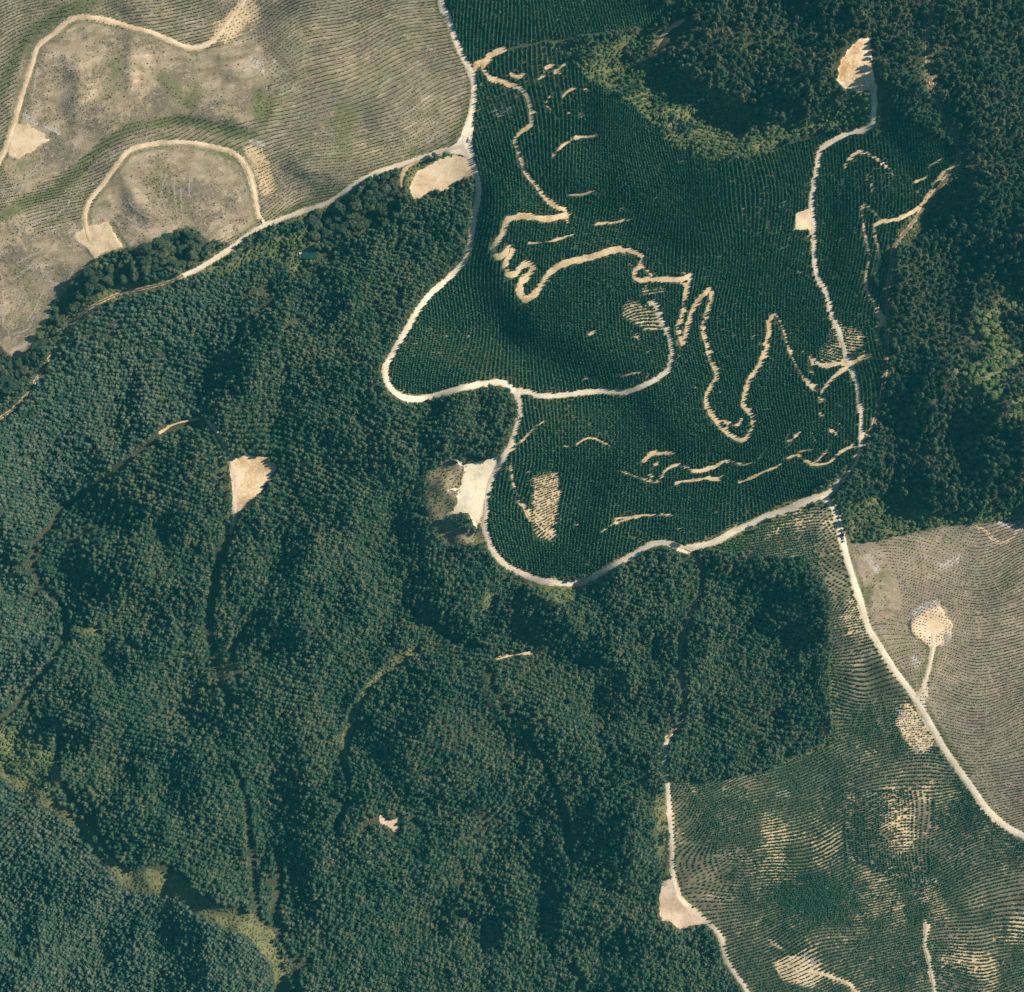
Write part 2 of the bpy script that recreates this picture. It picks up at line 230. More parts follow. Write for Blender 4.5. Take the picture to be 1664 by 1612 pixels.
def fill(poly, out=None, warp=True):
    p = P(poly) if isinstance(poly, str) else poly
    m = np.zeros((NY, NX), bool) if out is None else out
    x0, y0 = np.floor(p.min(0)) - 6 + M; x1, y1 = np.ceil(p.max(0)) + 7 + M
    x0, y0 = int(max(x0, 0)), int(max(y0, 0)); x1, y1 = int(min(x1, NX)), int(min(y1, NY))
    X = (XW if warp else XX)[y0:y1, x0:x1]; Y = (YW if warp else YY)[y0:y1, x0:x1]
    c = np.zeros(X.shape, bool)
    for (ax, ay), (bx, by) in zip(p, np.roll(p, -1, 0)):
        if ay == by: continue
        c ^= ((ay > Y) != (by > Y)) & (X < (bx - ax) * (Y - ay) / (by - ay) + ax)
    m[y0:y1, x0:x1] |= c
    return m
def fills(polys, warp=True):
    m = np.zeros((NY, NX), bool)
    for p in polys: fill(p, m, warp)
    return m
def dist(pts, reach, out=None):
    p = P(pts) if isinstance(pts, str) else pts
    d = np.full((NY, NX), 1e3, np.float32) if out is None else out
    for (ax, ay), (bx, by) in zip(p[:-1], p[1:]):
        x0, x1 = int(max(min(ax, bx) - reach + M, 0)), int(min(max(ax, bx) + reach + M + 1, NX))
        y0, y1 = int(max(min(ay, by) - reach + M, 0)), int(min(max(ay, by) + reach + M + 1, NY))
        if x1 <= x0 or y1 <= y0: continue
        X, Y = XX[y0:y1, x0:x1], YY[y0:y1, x0:x1]
        L = max((bx - ax) ** 2 + (by - ay) ** 2, 1e-6)
        t = np.clip(((X - ax) * (bx - ax) + (Y - ay) * (by - ay)) / L, 0, 1)
        dd = np.hypot(X - ax - t * (bx - ax), Y - ay - t * (by - ay))
        d[y0:y1, x0:x1] = np.minimum(d[y0:y1, x0:x1], dd)
    return d
def strokes(items, k=2.2, add=True):
    o = np.zeros((NY, NX), np.float32)
    for a, w, s in items:
        p = P(s); d = dist(p, w * k)
        g = a * np.exp(-(d / w) ** 2)
        o = o + g if add else np.maximum(o, g)
    return o
def blur(a, s):
    ky = np.fft.fftfreq(NY)[:, None]; kx = np.fft.rfftfreq(NX)[None]
    return np.fft.irfft2(np.fft.rfft2(a) * np.exp(-2 * (math.pi * s) ** 2 * (kx * kx + ky * ky)), s=a.shape).astype(np.float32)
def curve(p, step=3.0):
    """Catmull-Rom through the points, resampled."""
    p = P(p) if isinstance(p, str) else p
    q = np.vstack([2 * p[0] - p[1], p, 2 * p[-1] - p[-2]]); o = []
    for i in range(len(p) - 1):
        a, b, c, d = q[i:i + 4]; n = max(int(np.hypot(*(c - b)) / step), 1)
        t = (np.arange(n) / n)[:, None]
        o.append(.5 * (2 * b + (c - a) * t + (2 * a - 5 * b + 4 * c - d) * t ** 2 + (3 * b - a - 3 * c + d) * t ** 3))
    return np.vstack(o + [p[-1:]])

# ------------------------------------------------------------------ relief from slopes
s_map = strokes([(a * 1.12, w * .8 if w > 15 else w, p) for a, w, p in SHADE])
young, sapl, clear, broad = fills(YOUNG), fill(SAPL), fills(CLEAR), fills(BROAD)
woods = ~(young | sapl | clear)
rid = 1 - np.abs(fbm(85, 33, 3)) * 2.2
s_map += fbm(95, 31, 4) * (.24 + .22 * woods) + fbm(48, 35, 3) * .30 * woods + np.gradient(blur(rid, 3), axis=1) * 9 * woods + fbm(24, 32, 2) * .12
s_map = blur(s_map, 4.5) * blur(2.75 * woods + .9 * young + .5 * sapl + .95 * clear, 14)
s_map = np.where(s_map < 0, -.98 * np.tanh(-s_map / .98), .95 * np.tanh(s_map / .95)).astype(np.float32)
s_map -= blur(s_map, 160)
ky = np.fft.fftfreq(NY)[:, None] * 2 * np.pi; kx = np.fft.rfftfreq(NX)[None] * 2 * np.pi
saz = math.radians(SUN_AZ)
dk = kx * math.sin(saz) - ky * math.cos(saz)        # towards the sun (map y points south)
S = np.fft.rfft2(s_map * 1.2 * K)
Hh = S * np.conj(-1j * dk) / (dk ** 2 + .05 * (kx ** 2 + ky ** 2) + 2e-6)
HT = np.fft.irfft2(Hh, s=(NY, NX)).astype(np.float32)
HT -= HT.mean()
def bil(a, px, py):
    x = np.clip(np.asarray(px, float) + M, 0, NX - 1.001); y = np.clip(np.asarray(py, float) + M, 0, NY - 1.001)
    i, j = x.astype(int), y.astype(int); fx, fy = x - i, y - j
    return (a[j, i] * (1 - fx) + a[j, i + 1] * fx) * (1 - fy) + (a[j + 1, i] * (1 - fx) + a[j + 1, i + 1] * fx) * fy
def near(a, px, py):
    return a[np.clip((np.asarray(py) + M + .5).astype(int), 0, NY - 1), np.clip((np.asarray(px) + M + .5).astype(int), 0, NX - 1)]
# level the roadbeds and landings a little
RD = np.full((NY, NX), 1e3, np.float32); RW = np.zeros((NY, NX), np.float32)
road_curves = [(r, curve(r[5])) for r in ROADS]
track_curves = [(w, curve(s, 2.5)) for w, s in TRACKS]
DR = np.full((NY, NX), 1e3, np.float32)     # distance beyond the road edge
for r, c in road_curves:
    DR = np.minimum(DR, dist(c, 40) - r[3] / 2)
DT = np.full((NY, NX), 1e3, np.float32)
for w, c in track_curves:
    DT = np.minimum(DT, dist(c, 30) - w / 2)
PADM = fills([p[2] for p in PADS])
PADB = blur(PADM.astype(np.float32), 3)
HS = blur(HT, 9); HP = blur(HT, 26); HP = HP * np.clip(PADB * 1.4, 0, 1) + HS * (1 - np.clip(PADB * 1.4, 0, 1)); HS = HP
wgt = np.clip(np.maximum(np.maximum(np.exp(-np.clip(DR, 0, 99) / 5), .8 * np.exp(-np.clip(DT, 0, 99) / 3.5)), np.clip(PADB * 1.3, 0, 1)), 0, 1)
HT = HT * (1 - wgt) + HS * wgt
HT = blur(HT, 1.2)
def to_world(px, py, dz=0.0):
    """Where the aerial ray of a map point meets the ground."""
    px = np.asarray(px, float); py = np.asarray(py, float)
    z = bil(HT, px, py); f = (H - z) / H
    return np.stack([(px - CX) * K * f, (CY - py) * K * f, z + dz], -1)

# ------------------------------------------------------------------ stands
hedge = fills(HEDGE); scrub = fills(SCRUB)
RAG = fbm(6, 404, 2); HOLE = fbm(13, 405, 2)
GAPD = np.full((NY, NX), 1e3, np.float32)
for w, s in GAPS: GAPD = np.minimum(GAPD, dist(curve(s), 30) - w / 2 - (2.6 if w < 10 else .5))
sand = strokes(SAND, add=False)
grey = strokes(SLASHGREY, add=False)
green = strokes(GREENS, add=False)
broad &= ~(fill(BROAD[0]) & (fbm(24, 607, 3) < -.28))
broad &= ~(fill(BROAD[1]) & (fbm(45, 606, 3) < -.02)) | (XX < 1500)
mature = ~(young | sapl | clear | broad | hedge | scrub)
sapl &= ~hedge; young &= ~broad
quarry_m = fill('698,768 740,740 762,752 752,780 744,815 722,840 785,868 788,886 725,884 692,842') & (fbm(14, 505, 3) > -.45)
mature &= ~quarry_m
mature &= blur(mature.astype(np.float32), 4) > .48 + fbm(9, 707, 2) * .42
mature &= blur(young.astype(np.float32), 5) < .22
mature &= ~((dist(road_curves[3][1], 30) < 26) & (YY > 870)) & ~((dist(road_curves[0][1], 20) < 18) & (YY < 268)) & ~fill('722,240 790,190 790,292 760,262')

# planting rows: direction of the rows (degrees from map x), spacing across, spacing along, warp
def rowfield(ang, sp, al, amp, scale, seed):
    a = math.radians(ang); wx, wy = fbm(scale, seed, 2) * amp, fbm(scale, seed + 5, 2) * amp * .8
    qx, qy = XX - wx, YY - wy
    u = (-math.sin(a) * qx + math.cos(a) * qy) / sp; v = (math.cos(a) * qx + math.sin(a) * qy) / al
    return u, v
FIELDS = {
 'young': rowfield(88, 5.3, 2.65, 34, 210, 301),
 'clearA': rowfield(-18, 5.6, 3.1, 40, 150, 302),
 'clearB': rowfield(-7, 5.0, 2.9, 48, 170, 303),
 'saplN': rowfield(84, 4.9, 3.0, 45, 150, 309), 'pineA': rowfield(14, 6.1, 5.2, 40, 190, 305), 'pineB': rowfield(32, 5.5, 4.8, 36, 170, 306),
 'sapl': rowfield(-12, 4.9, 3.0, 85, 190, 304),
}
def planted(key, mask, jit, keep=1.0, dens=None):
    """One plant per whole row/step crossing of a warped planting grid."""
    u, v = FIELDS[key]
    ui, vi = np.round(u).astype(np.int32), np.round(v).astype(np.int32)
    # pixel nearest to each (ui, vi) cell centre
    d = (u - ui) ** 2 + (v - vi) ** 2
    ys, xs = np.nonzero(mask)
    key_ = (ui[ys, xs].astype(np.int64) + 50000) * 200000 + vi[ys, xs] + 50000
    dd = d[ys, xs]
    o = np.lexsort((dd, key_)); k2 = key_[o]
    first = np.r_[True, k2[1:] != k2[:-1]]
    sel = o[first]; sel = sel[dd[sel] < .12]
    px, py = xs[sel] - M + 0.0, ys[sel] - M + 0.0
    # sub-pixel correction towards the row line
    gy, gx = np.gradient(u); uu = u[ys[sel], xs[sel]]; r = np.round(uu) - uu
    g2 = gx[ys[sel], xs[sel]] ** 2 + gy[ys[sel], xs[sel]] ** 2 + 1e-6
    px = px + gx[ys[sel], xs[sel]] * r / g2; py = py + gy[ys[sel], xs[sel]] * r / g2
    px += rng.normal(0, jit, len(px)); py += rng.normal(0, jit, len(py))
    k = rng.random(len(px)) < keep
    return px[k], py[k]
def scattered(mask, sp, jit=.33, keep=1.0, ang=20):
    a = math.radians(ang); n = int(3400 / sp)
    i, j = np.meshgrid(np.arange(-n, n), np.arange(-n, n))
    u = (i + .5 * (j % 2)) * sp + rng.uniform(-jit, jit, i.shape) * sp; v = j * sp * .92 + rng.uniform(-jit, jit, i.shape) * sp
    x = (CX + u * math.cos(a) - v * math.sin(a)).ravel(); y = (CY + u * math.sin(a) + v * math.cos(a)).ravel()
    k = (x > -M + 2) & (x < NX - M - 2) & (y > -M + 2) & (y < NY - M - 2) & (rng.random(x.shape) < keep)
    x, y = x[k], y[k]; k = near(mask, x, y)
    return x[k], y[k]

# ------------------------------------------------------------------ materials
def mat(name):
    m = bpy.data.materials.new(name); m.use_nodes = True
    nt = m.node_tree; nt.nodes.clear()
    return m, nt, lambda t, **k: node(nt, t, **k)
def node(nt, t, **k):
    n = nt.nodes.new(t)
    for a, v in k.items():
        if a.startswith('i_'): n.inputs[a[2:].replace('_', ' ')].default_value = v
        else: setattr(n, a, v)
    return n
def noise(nt, vec, scale, detail=3, rough=.55):
    n = node(nt, 'ShaderNodeTexNoise'); n.inputs['Scale'].default_value = scale; n.inputs['Detail'].default_value = detail; n.inputs['Roughness'].default_value = rough
    nt.links.new(vec, n.inputs['Vector']); return n.outputs['Fac']
def ramp(nt, fac, stops):
    r = node(nt, 'ShaderNodeValToRGB'); e = r.color_ramp.elements
    while len(e) < len(stops): e.new(.5)
    for x, (p, c) in zip(e, stops): x.position = p; x.color = (*c, 1) if len(c) == 3 else c
    nt.links.new(fac, r.inputs[0]); return r.outputs[0]
def mixc(nt, fac, a, b):
    m = node(nt, 'ShaderNodeMix', data_type='RGBA')
    for s, v in ((0, fac), (6, a), (7, b)):
        if isinstance(v, (int, float)): m.inputs[s].default_value = v
        elif isinstance(v, tuple): m.inputs[s].default_value = (*v, 1)
        else: nt.links.new(v, m.inputs[s])
    return m.outputs[2]
def math_(nt, op, a, b=0.0, clamp=False):
    m = node(nt, 'ShaderNodeMath', operation=op, use_clamp=clamp)
    for i, v in enumerate((a, b)):
        if isinstance(v, (int, float)): m.inputs[i].default_value = v
        else: nt.links.new(v, m.inputs[i])
    return m.outputs[0]
def sstep(nt, v, lo, hi):
    m = node(nt, 'ShaderNodeMapRange', interpolation_type='SMOOTHSTEP')
    nt.links.new(v, m.inputs[0]); m.inputs[1].default_value = lo; m.inputs[2].default_value = hi
    return m.outputs[0]
def finish(nt, col, rough=.95, bump=None, dist_=.1):
    d = node(nt, 'ShaderNodeBsdfPrincipled'); d.inputs['Roughness'].default_value = rough; d.inputs['Specular IOR Level'].default_value = .15
    if isinstance(col, tuple): d.inputs['Base Color'].default_value = (*col, 1)
    else: nt.links.new(col, d.inputs['Base Color'])
    if bump is not None:
        b = node(nt, 'ShaderNodeBump'); b.inputs['Distance'].default_value = dist_; b.inputs['Strength'].default_value = .8
        nt.links.new(bump, b.inputs['Height']); nt.links.new(b.outputs[0], d.inputs['Normal'])
    o = node(nt, 'ShaderNodeOutputMaterial'); nt.links.new(d.outputs[0], o.inputs[0])

def ground_material():
    m, nt, N = mat('ground_cover')
    pos = N('ShaderNodeNewGeometry').outputs['Position']
    cov = N('ShaderNodeAttribute', attribute_name='cover'); sep = N('ShaderNodeSeparateColor'); nt.links.new(cov.outputs['Color'], sep.inputs[0])
    clearf, sandf, greenf = sep.outputs; greyf = cov.outputs['Alpha']
    row = N('ShaderNodeAttribute', attribute_name='row'); rs = N('ShaderNodeSeparateXYZ'); nt.links.new(row.outputs['Vector'], rs.inputs[0])
    u, v, rowamp = rs.outputs
    st = N('ShaderNodeCombineXYZ'); nt.links.new(math_(nt, 'MULTIPLY', u, .55), st.inputs[0]); nt.links.new(math_(nt, 'MULTIPLY', v, .07), st.inputs[1])
    streak = noise(nt, st.outputs[0], 1.0, 4, .65)
    st2 = N('ShaderNodeCombineXYZ'); nt.links.new(math_(nt, 'MULTIPLY', u, 1.6), st2.inputs[0]); nt.links.new(math_(nt, 'MULTIPLY', v, .3), st2.inputs[1])
    streak2 = noise(nt, st2.outputs[0], 1.0, 3, .6)
    big, mid, fine, tiny = noise(nt, pos, .018, 4), noise(nt, pos, .07, 4, .62), noise(nt, pos, .35, 4, .7), noise(nt, pos, 1.3, 2)
    # felled ground: grey-pink slash, tan soil, olive weeds
    c = ramp(nt, math_(nt, 'ADD', math_(nt, 'MULTIPLY', mid, .6), math_(nt, 'MULTIPLY', streak, .4)), [(.36, (.150, .132, .075)), (.45, (.275, .215, .137)), (.54, (.375, .293, .205)), (.64, (.55, .43, .325))])
    wave = math_(nt, 'SINE', math_(nt, 'MULTIPLY', u, 2 * math.pi))
    w2 = sstep(nt, math_(nt, 'ADD', math_(nt, 'MULTIPLY', wave, .5), math_(nt, 'MULTIPLY', math_(nt, 'SUBTRACT', streak, .5), 3.5)), -.2, 1.1)
    c = mixc(nt, math_(nt, 'MULTIPLY', math_(nt, 'MULTIPLY', math_(nt, 'SUBTRACT', 1, w2), rowamp), .55), c, (.13, .135, .068))
    c = mixc(nt, math_(nt, 'MULTIPLY', sstep(nt, streak2, .60, .74), math_(nt, 'MULTIPLY', rowamp, .6)), c, (.50, .42, .35))
    c = mixc(nt, math_(nt, 'MULTIPLY', sstep(nt, big, .54, .68), .35), c, (.15, .15, .08))
    off = N('ShaderNodeVectorMath', operation='ADD'); nt.links.new(pos, off.inputs[0]); off.inputs[1].default_value = (531, 217, 0)
    big2, mid2 = noise(nt, off.outputs[0], .020, 5, .6), noise(nt, off.outputs[0], .16, 4, .7)
    c = mixc(nt, math_(nt, 'MULTIPLY', sstep(nt, math_(nt, 'ADD', math_(nt, 'MULTIPLY', big2, .7), math_(nt, 'MULTIPLY', mid2, .3)), .50, .575), .85), c, (.160, .128, .092))
    sx = N('ShaderNodeSeparateXYZ'); nt.links.new(pos, sx.inputs[0]); east_f = sstep(nt, sx.outputs[0], 270, 330)
    c = mixc(nt, math_(nt, 'MULTIPLY', east_f, math_(nt, 'MULTIPLY', sstep(nt, mid2, .35, .6), .55)), c, (.30, .235, .19))
    c = mixc(nt, sstep(nt, fine, .60, .74), c, (.54, .45, .36))
    c = mixc(nt, math_(nt, 'MULTIPLY', sstep(nt, mid2, .58, .70), .6), c, (.50, .40, .32))
    c = mixc(nt, math_(nt, 'MULTIPLY', sstep(nt, tiny, .42, .30), .5), c, (.10, .10, .06))
    grain = noise(nt, pos, .8, 3, .75)
    gcon = math_(nt, 'ADD', .45, math_(nt, 'MULTIPLY', grain, 1.1))
    vm = N('ShaderNodeVectorMath', operation='SCALE'); nt.links.new(c, vm.inputs[0]); nt.links.new(gcon, vm.inputs['Scale']); c = vm.outputs[0]
    # forest floor
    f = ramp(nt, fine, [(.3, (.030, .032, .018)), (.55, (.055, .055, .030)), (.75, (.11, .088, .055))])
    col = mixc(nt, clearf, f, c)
    gcol = ramp(nt, math_(nt, 'ADD', math_(nt, 'MULTIPLY', fine, .55), math_(nt, 'MULTIPLY', mid, .45)), [(.3, (.07, .078, .033)), (.5, (.13, .135, .06)), (.68, (.23, .205, .11))])
    col = mixc(nt, sstep(nt, math_(nt, 'ADD', greenf, math_(nt, 'ADD', math_(nt, 'MULTIPLY', math_(nt, 'SUBTRACT', mid, .5), 1.9), math_(nt, 'MULTIPLY', math_(nt, 'SUBTRACT', fine, .5), 1.0))), .2, .75), col, gcol)
    gr = ramp(nt, fine, [(.3, (.25, .22, .20)), (.55, (.44, .39, .36)), (.75, (.60, .55, .52))])
    col = mixc(nt, sstep(nt, math_(nt, 'ADD', greyf, math_(nt, 'MULTIPLY', math_(nt, 'SUBTRACT', fine, .5), 1.2)), .35, .55), col, gr)
    sc = ramp(nt, math_(nt, 'ADD', math_(nt, 'MULTIPLY', fine, .4), math_(nt, 'MULTIPLY', mid, .6)), [(.3, (.38, .26, .145)), (.5, (.56, .42, .26)), (.7, (.68, .55, .38))])
    col = mixc(nt, sstep(nt, math_(nt, 'ADD', sandf, math_(nt, 'ADD', math_(nt, 'MULTIPLY', math_(nt, 'SUBTRACT', fine, .5), .8), math_(nt, 'MULTIPLY', math_(nt, 'SUBTRACT', streak2, .5), .9))), .36, .6), col, sc)
    finish(nt, col, .97, fine, .35)
    return m
def soil_material(name, stops, s1=.05, s2=.5, ruts=False):
    m, nt, N = mat(name)
    pos = N('ShaderNodeNewGeometry').outputs['Position']
    a, b = noise(nt, pos, s1, 4, .6), noise(nt, pos, s2, 4, .7)
    v_ = math_(nt, 'ADD', math_(nt, 'MULTIPLY', a, .62), math_(nt, 'MULTIPLY', b, .38))
    col = ramp(nt, math_(nt, 'ADD', math_(nt, 'MULTIPLY', v_, 1.8), -.4), stops)
    gr = noise(nt, pos, 1.1, 3, .75); vm = N('ShaderNodeVectorMath', operation='SCALE'); nt.links.new(col, vm.inputs[0]); nt.links.new(math_(nt, 'ADD', .72, math_(nt, 'MULTIPLY', gr, .56)), vm.inputs['Scale']); col = vm.outputs[0]
    if ruts:
        at = N('ShaderNodeAttribute', attribute_name='across')
        w = math_(nt, 'ABSOLUTE', math_(nt, 'SUBTRACT', math_(nt, 'ABSOLUTE', at.outputs['Fac']), .38))
        col = mixc(nt, math_(nt, 'MULTIPLY', sstep(nt, w, .22, .05), .30), col, (.72, .66, .56))
        edge = sstep(nt, math_(nt, 'ADD', math_(nt, 'ABSOLUTE', at.outputs['Fac']), math_(nt, 'MULTIPLY', math_(nt, 'SUBTRACT', b, .5), .9)), .78, 1.1)
        col = mixc(nt, math_(nt, 'MULTIPLY', edge, .5), col, (.36, .29, .18))
    finish(nt, col, .95, b, .12)
    return m
MATS = {
 'ground': ground_material(),
 'pale': soil_material('pale_gravel', [(.3, (.50, .42, .32)), (.5, (.66, .575, .46)), (.7, (.78, .70, .58))], .04, .5, True),
 'grey': soil_material('grey_gravel', [(.3, (.36, .30, .24)), (.5, (.50, .43, .345)), (.7, (.60, .52, .42))], .04, .5, True),
 'shade_dirt': soil_material('shade_littered_dirt', [(.3, (.10, .075, .05)), (.5, (.17, .13, .09)), (.7, (.27, .21, .15))], .06, .5, False),  # littered dirt with forest-road shade put into its colour; the lane shares it
 'tan': soil_material('tan_soil', [(.3, (.42, .31, .19)), (.5, (.60, .46, .305)), (.7, (.70, .57, .41))], .06, .6, False),
 'sand': soil_material('sandy_soil', [(.3, (.36, .255, .14)), (.5, (.53, .40, .245)), (.7, (.66, .53, .35))], .06, .5, False),
 'orange': soil_material('orange_clay', [(.34, (.46, .29, .15)), (.46, (.64, .45, .26)), (.56, (.72, .57, .39)), (.66, (.80, .73, .61))], .045, .4, False),
 'clay': soil_material('orange_soil', [(.32, (.40, .28, .16)), (.5, (.54, .40, .255)), (.68, (.64, .52, .38))], .05, .4, False),
 'white': soil_material('white_rock', [(.30, (.52, .47, .36)), (.45, (.70, .61, .44)), (.58, (.76, .68, .52)), (.72, (.60, .54, .43))], .055, .3, False),
 'pink': soil_material('pink_soil', [(.3, (.34, .245, .18)), (.5, (.46, .35, .265)), (.7, (.58, .46, .36))], .06, .6, False),
}
def leaf_material(name, a, b, c, scale=.012):
    """Needles or leaves: three foliage tints mixed per plant and per stand."""
    m, nt, N = mat(name)
    pos = N('ShaderNodeNewGeometry').outputs['Position']; rnd = N('ShaderNodeObjectInfo').outputs['Random']
    n1, n2 = noise(nt, pos, scale, 3), noise(nt, pos, .6, 2)
    t = math_(nt, 'ADD', math_(nt, 'ADD', math_(nt, 'MULTIPLY', rnd, .34), math_(nt, 'MULTIPLY', n1, .42)), math_(nt, 'MULTIPLY', n2, .26))
    col = ramp(nt, t, [(.36, a), (.51, b), (.68, c)])
    d = N('ShaderNodeBsdfDiffuse'); tr = N('ShaderNodeBsdfTranslucent'); mx = N('ShaderNodeMixShader'); mx.inputs[0].default_value = .16
    nt.links.new(col, d.inputs[0]); nt.links.new(col, tr.inputs[0]); nt.links.new(d.outputs[0], mx.inputs[1]); nt.links.new(tr.outputs[0], mx.inputs[2])
    o = N('ShaderNodeOutputMaterial'); nt.links.new(mx.outputs[0], o.inputs[0])
    return m
def plain(name, col, rough=.7, metal=0.0):
    m, nt, N = mat(name); pos = N('ShaderNodeTexCoord').outputs['Object']
    n = noise(nt, pos, 2.5, 3); dark = tuple(x * .82 for x in col)
    finish(nt, mixc(nt, n, dark, col), rough)
    return m
LEAF = {
 'pine': leaf_material('mature_pine_needles', (.040, .100, .064), (.085, .138, .082), (.155, .180, .104)),
 'pineW': leaf_material('pale_pine_needles', (.060, .122, .088), (.108, .162, .112), (.165, .200, .134)),
 'pineE': leaf_material('dusky_pine_needles', (.038, .080, .048), (.082, .114, .066), (.150, .155, .090)),
 'young': leaf_material('young_pine_needles', (.040, .118, .070), (.064, .156, .084), (.112, .190, .090)),
 'sapl': leaf_material('sapling_needles', (.036, .100, .058), (.054, .130, .072), (.085, .152, .080)),
 'seed': leaf_material('seedling_needles', (.032, .050, .026), (.045, .065, .032), (.070, .085, .045)),
 'broad': leaf_material('broad_leaves', (.070, .120, .052), (.105, .158, .068), (.165, .205, .088), .02),
 'shrub': leaf_material('shrub_leaves', (.085, .105, .045), (.13, .15, .062), (.20, .20, .095), .03), 'hedge': leaf_material('dark_broad_leaves', (.042, .066, .042), (.062, .088, .050), (.095, .11, .06), .03),
 'dead': leaf_material('dead_needles', (.20, .09, .045), (.26, .125, .06), (.30, .16, .08)),
 'bark': plain('bark', (.17, .12, .09), .9), 'slash': plain('dead_wood', (.53, .46, .405), .9),
}

# ------------------------------------------------------------------ mesh helpers
def mesh_from(name, verts, faces, mats, fmat=None, smooth_=False):
    me = bpy.data.meshes.new(name); me.from_pydata([tuple(v) for v in verts], [], [tuple(int(i) for i in f) for f in faces])
    for m in mats: me.materials.append(m)
    if fmat is not None: me.polygons.foreach_set('material_index', np.asarray(fmat, np.int32))
    if smooth_: me.polygons.foreach_set('use_smooth', np.ones(len(faces), bool))
    me.update(); return me
def link(name, me, loc=(0, 0, 0), parent=None, label=None, cat=None, group=None, kind=None, rz=0.0, sc=1.0):
    o = bpy.data.objects.new(name, me); COL.objects.link(o)
    o.location = loc; o.rotation_euler = (0, 0, rz); o.scale = (sc, sc, sc) if not isinstance(sc, tuple) else sc
    if parent: o.parent = parent
    if label: o['label'] = label
    if cat: o['category'] = cat
    if group: o['group'] = group
    if kind: o['kind'] = kind
    return o
def trunk(V, F, FM, r, h, mi=1):
    b = len(V)
    for k in range(5): V.append((r * math.cos(k * 1.2566), r * math.sin(k * 1.2566), -.6))
    V.append((0, 0, h))
    for k in range(5): F.append((b + k, b + (k + 1) % 5, b + 5)); FM.append(mi)
def conifer(name, key, r, h, base, seed, segs=9, levels=6, tufts=70, full=.75):
    R = random.Random(seed); V, F, FM = [], [], []
    trunk(V, F, FM, .035 * h / 2 + .02, h * .96)
    b0 = len(V); ph = R.random() * 6; br = [R.uniform(.52, 1.22) for _ in range(segs)]
    lean = (R.uniform(-.22, .22) * r, R.uniform(-.22, .22) * r)
    for L in range(levels):
        t = L / levels; z = base + (h - base) * t
        rad = r * (1 - t) ** full * (1.0 if L else .72)
        for s in range(segs):
            a = 2 * math.pi * (s + .5 * (L % 2)) / segs + ph
            q = rad * br[s] * R.uniform(.7, 1.15)
            V.append((q * math.cos(a) + lean[0] * t, q * math.sin(a) + lean[1] * t, z + R.uniform(-.09, .09) * (h - base) - .10 * q))
    V.append((lean[0], lean[1], h)); top = len(V) - 1
    for L in range(levels - 1):
        for s in range(segs):
            a, b = b0 + L * segs + s, b0 + L * segs + (s + 1) % segs
            c, d = a + segs, b + segs
            F += [(a, b, d), (a, d, c)]; FM += [0, 0]
    for s in range(segs): F.append((b0 + (levels - 1) * segs + s, b0 + (levels - 1) * segs + (s + 1) % segs, top)); FM.append(0)
    for _ in range(tufts):          # needle sprays standing off the crown
        t = R.random() ** 1.15; z = base + (h - base) * t * .97; a = R.random() * 2 * math.pi
        rad = r * (1 - t) ** full; L = rad * R.uniform(.35, .6) + .12 * r; w = L * R.uniform(.4, .62)
        i = rad * R.uniform(.55, .95); ca, sa = math.cos(a), math.sin(a); up = R.uniform(-.15, .5) * L
        b = len(V); tw = R.uniform(-.5, .5) * w
        V += [(i * ca + w / 2 * sa, i * sa - w / 2 * ca, z + tw), (i * ca - w / 2 * sa, i * sa + w / 2 * ca, z - tw), ((i + L) * ca, (i + L) * sa, z + up)]
        F.append((b, b + 1, b + 2)); FM.append(0)
    return mesh_from(name, V, F, [LEAF[key], LEAF['bark']], FM)
def crown(name, key, r, h, seed, lobes=6, cards=150, sub=2):
    R = random.Random(seed); V, F, FM = [], [], []
    trunk(V, F, FM, .05 * r + .03, h * .75)
    cents = [(0, 0, h * .62, r * .66)]
    for k in range(lobes):
        a = 2 * math.pi * (k + R.uniform(-.3, .3)) / lobes; d = r * R.uniform(.38, .62)
        cents.append((d * math.cos(a), d * math.sin(a), h * R.uniform(.45, .72), r * R.uniform(.34, .52)))
    for (x, y, z, q) in cents:
        bm = bmesh.new(); bmesh.ops.create_icosphere(bm, subdivisions=sub, radius=1)
        b = len(V)
        for v in bm.verts:
            k = q * R.uniform(.72, 1.14); V.append((x + v.co.x * k, y + v.co.y * k, max(z + v.co.z * k * .8, h * .08)))
        bm.verts.index_update()
        for f in bm.faces: F.append(tuple(b + v.index for v in f.verts)); FM.append(0)
        bm.free()
    for _ in range(cards):
        x, y, z, q = R.choice(cents)
        n = Vector((R.gauss(0, 1), R.gauss(0, 1), abs(R.gauss(0, 1)) - .2)).normalized()
        c = Vector((x, y, z)) + Vector((n.x, n.y, n.z * .8)) * q * R.uniform(.9, 1.18)
        t = n.cross(Vector((R.random(), R.random(), R.random()))).normalized(); s = n.cross(t)
        n2 = (t + n * R.uniform(-.4, .4)) * q * .22; s2 = s * q * .2; b = len(V)
        V += [tuple(c - n2), tuple(c + s2), tuple(c + n2), tuple(c - s2)]; F.append((b, b + 1, b + 2, b + 3)); FM.append(0)
    return mesh_from(name, V, F, [LEAF[key], LEAF['bark']], FM)
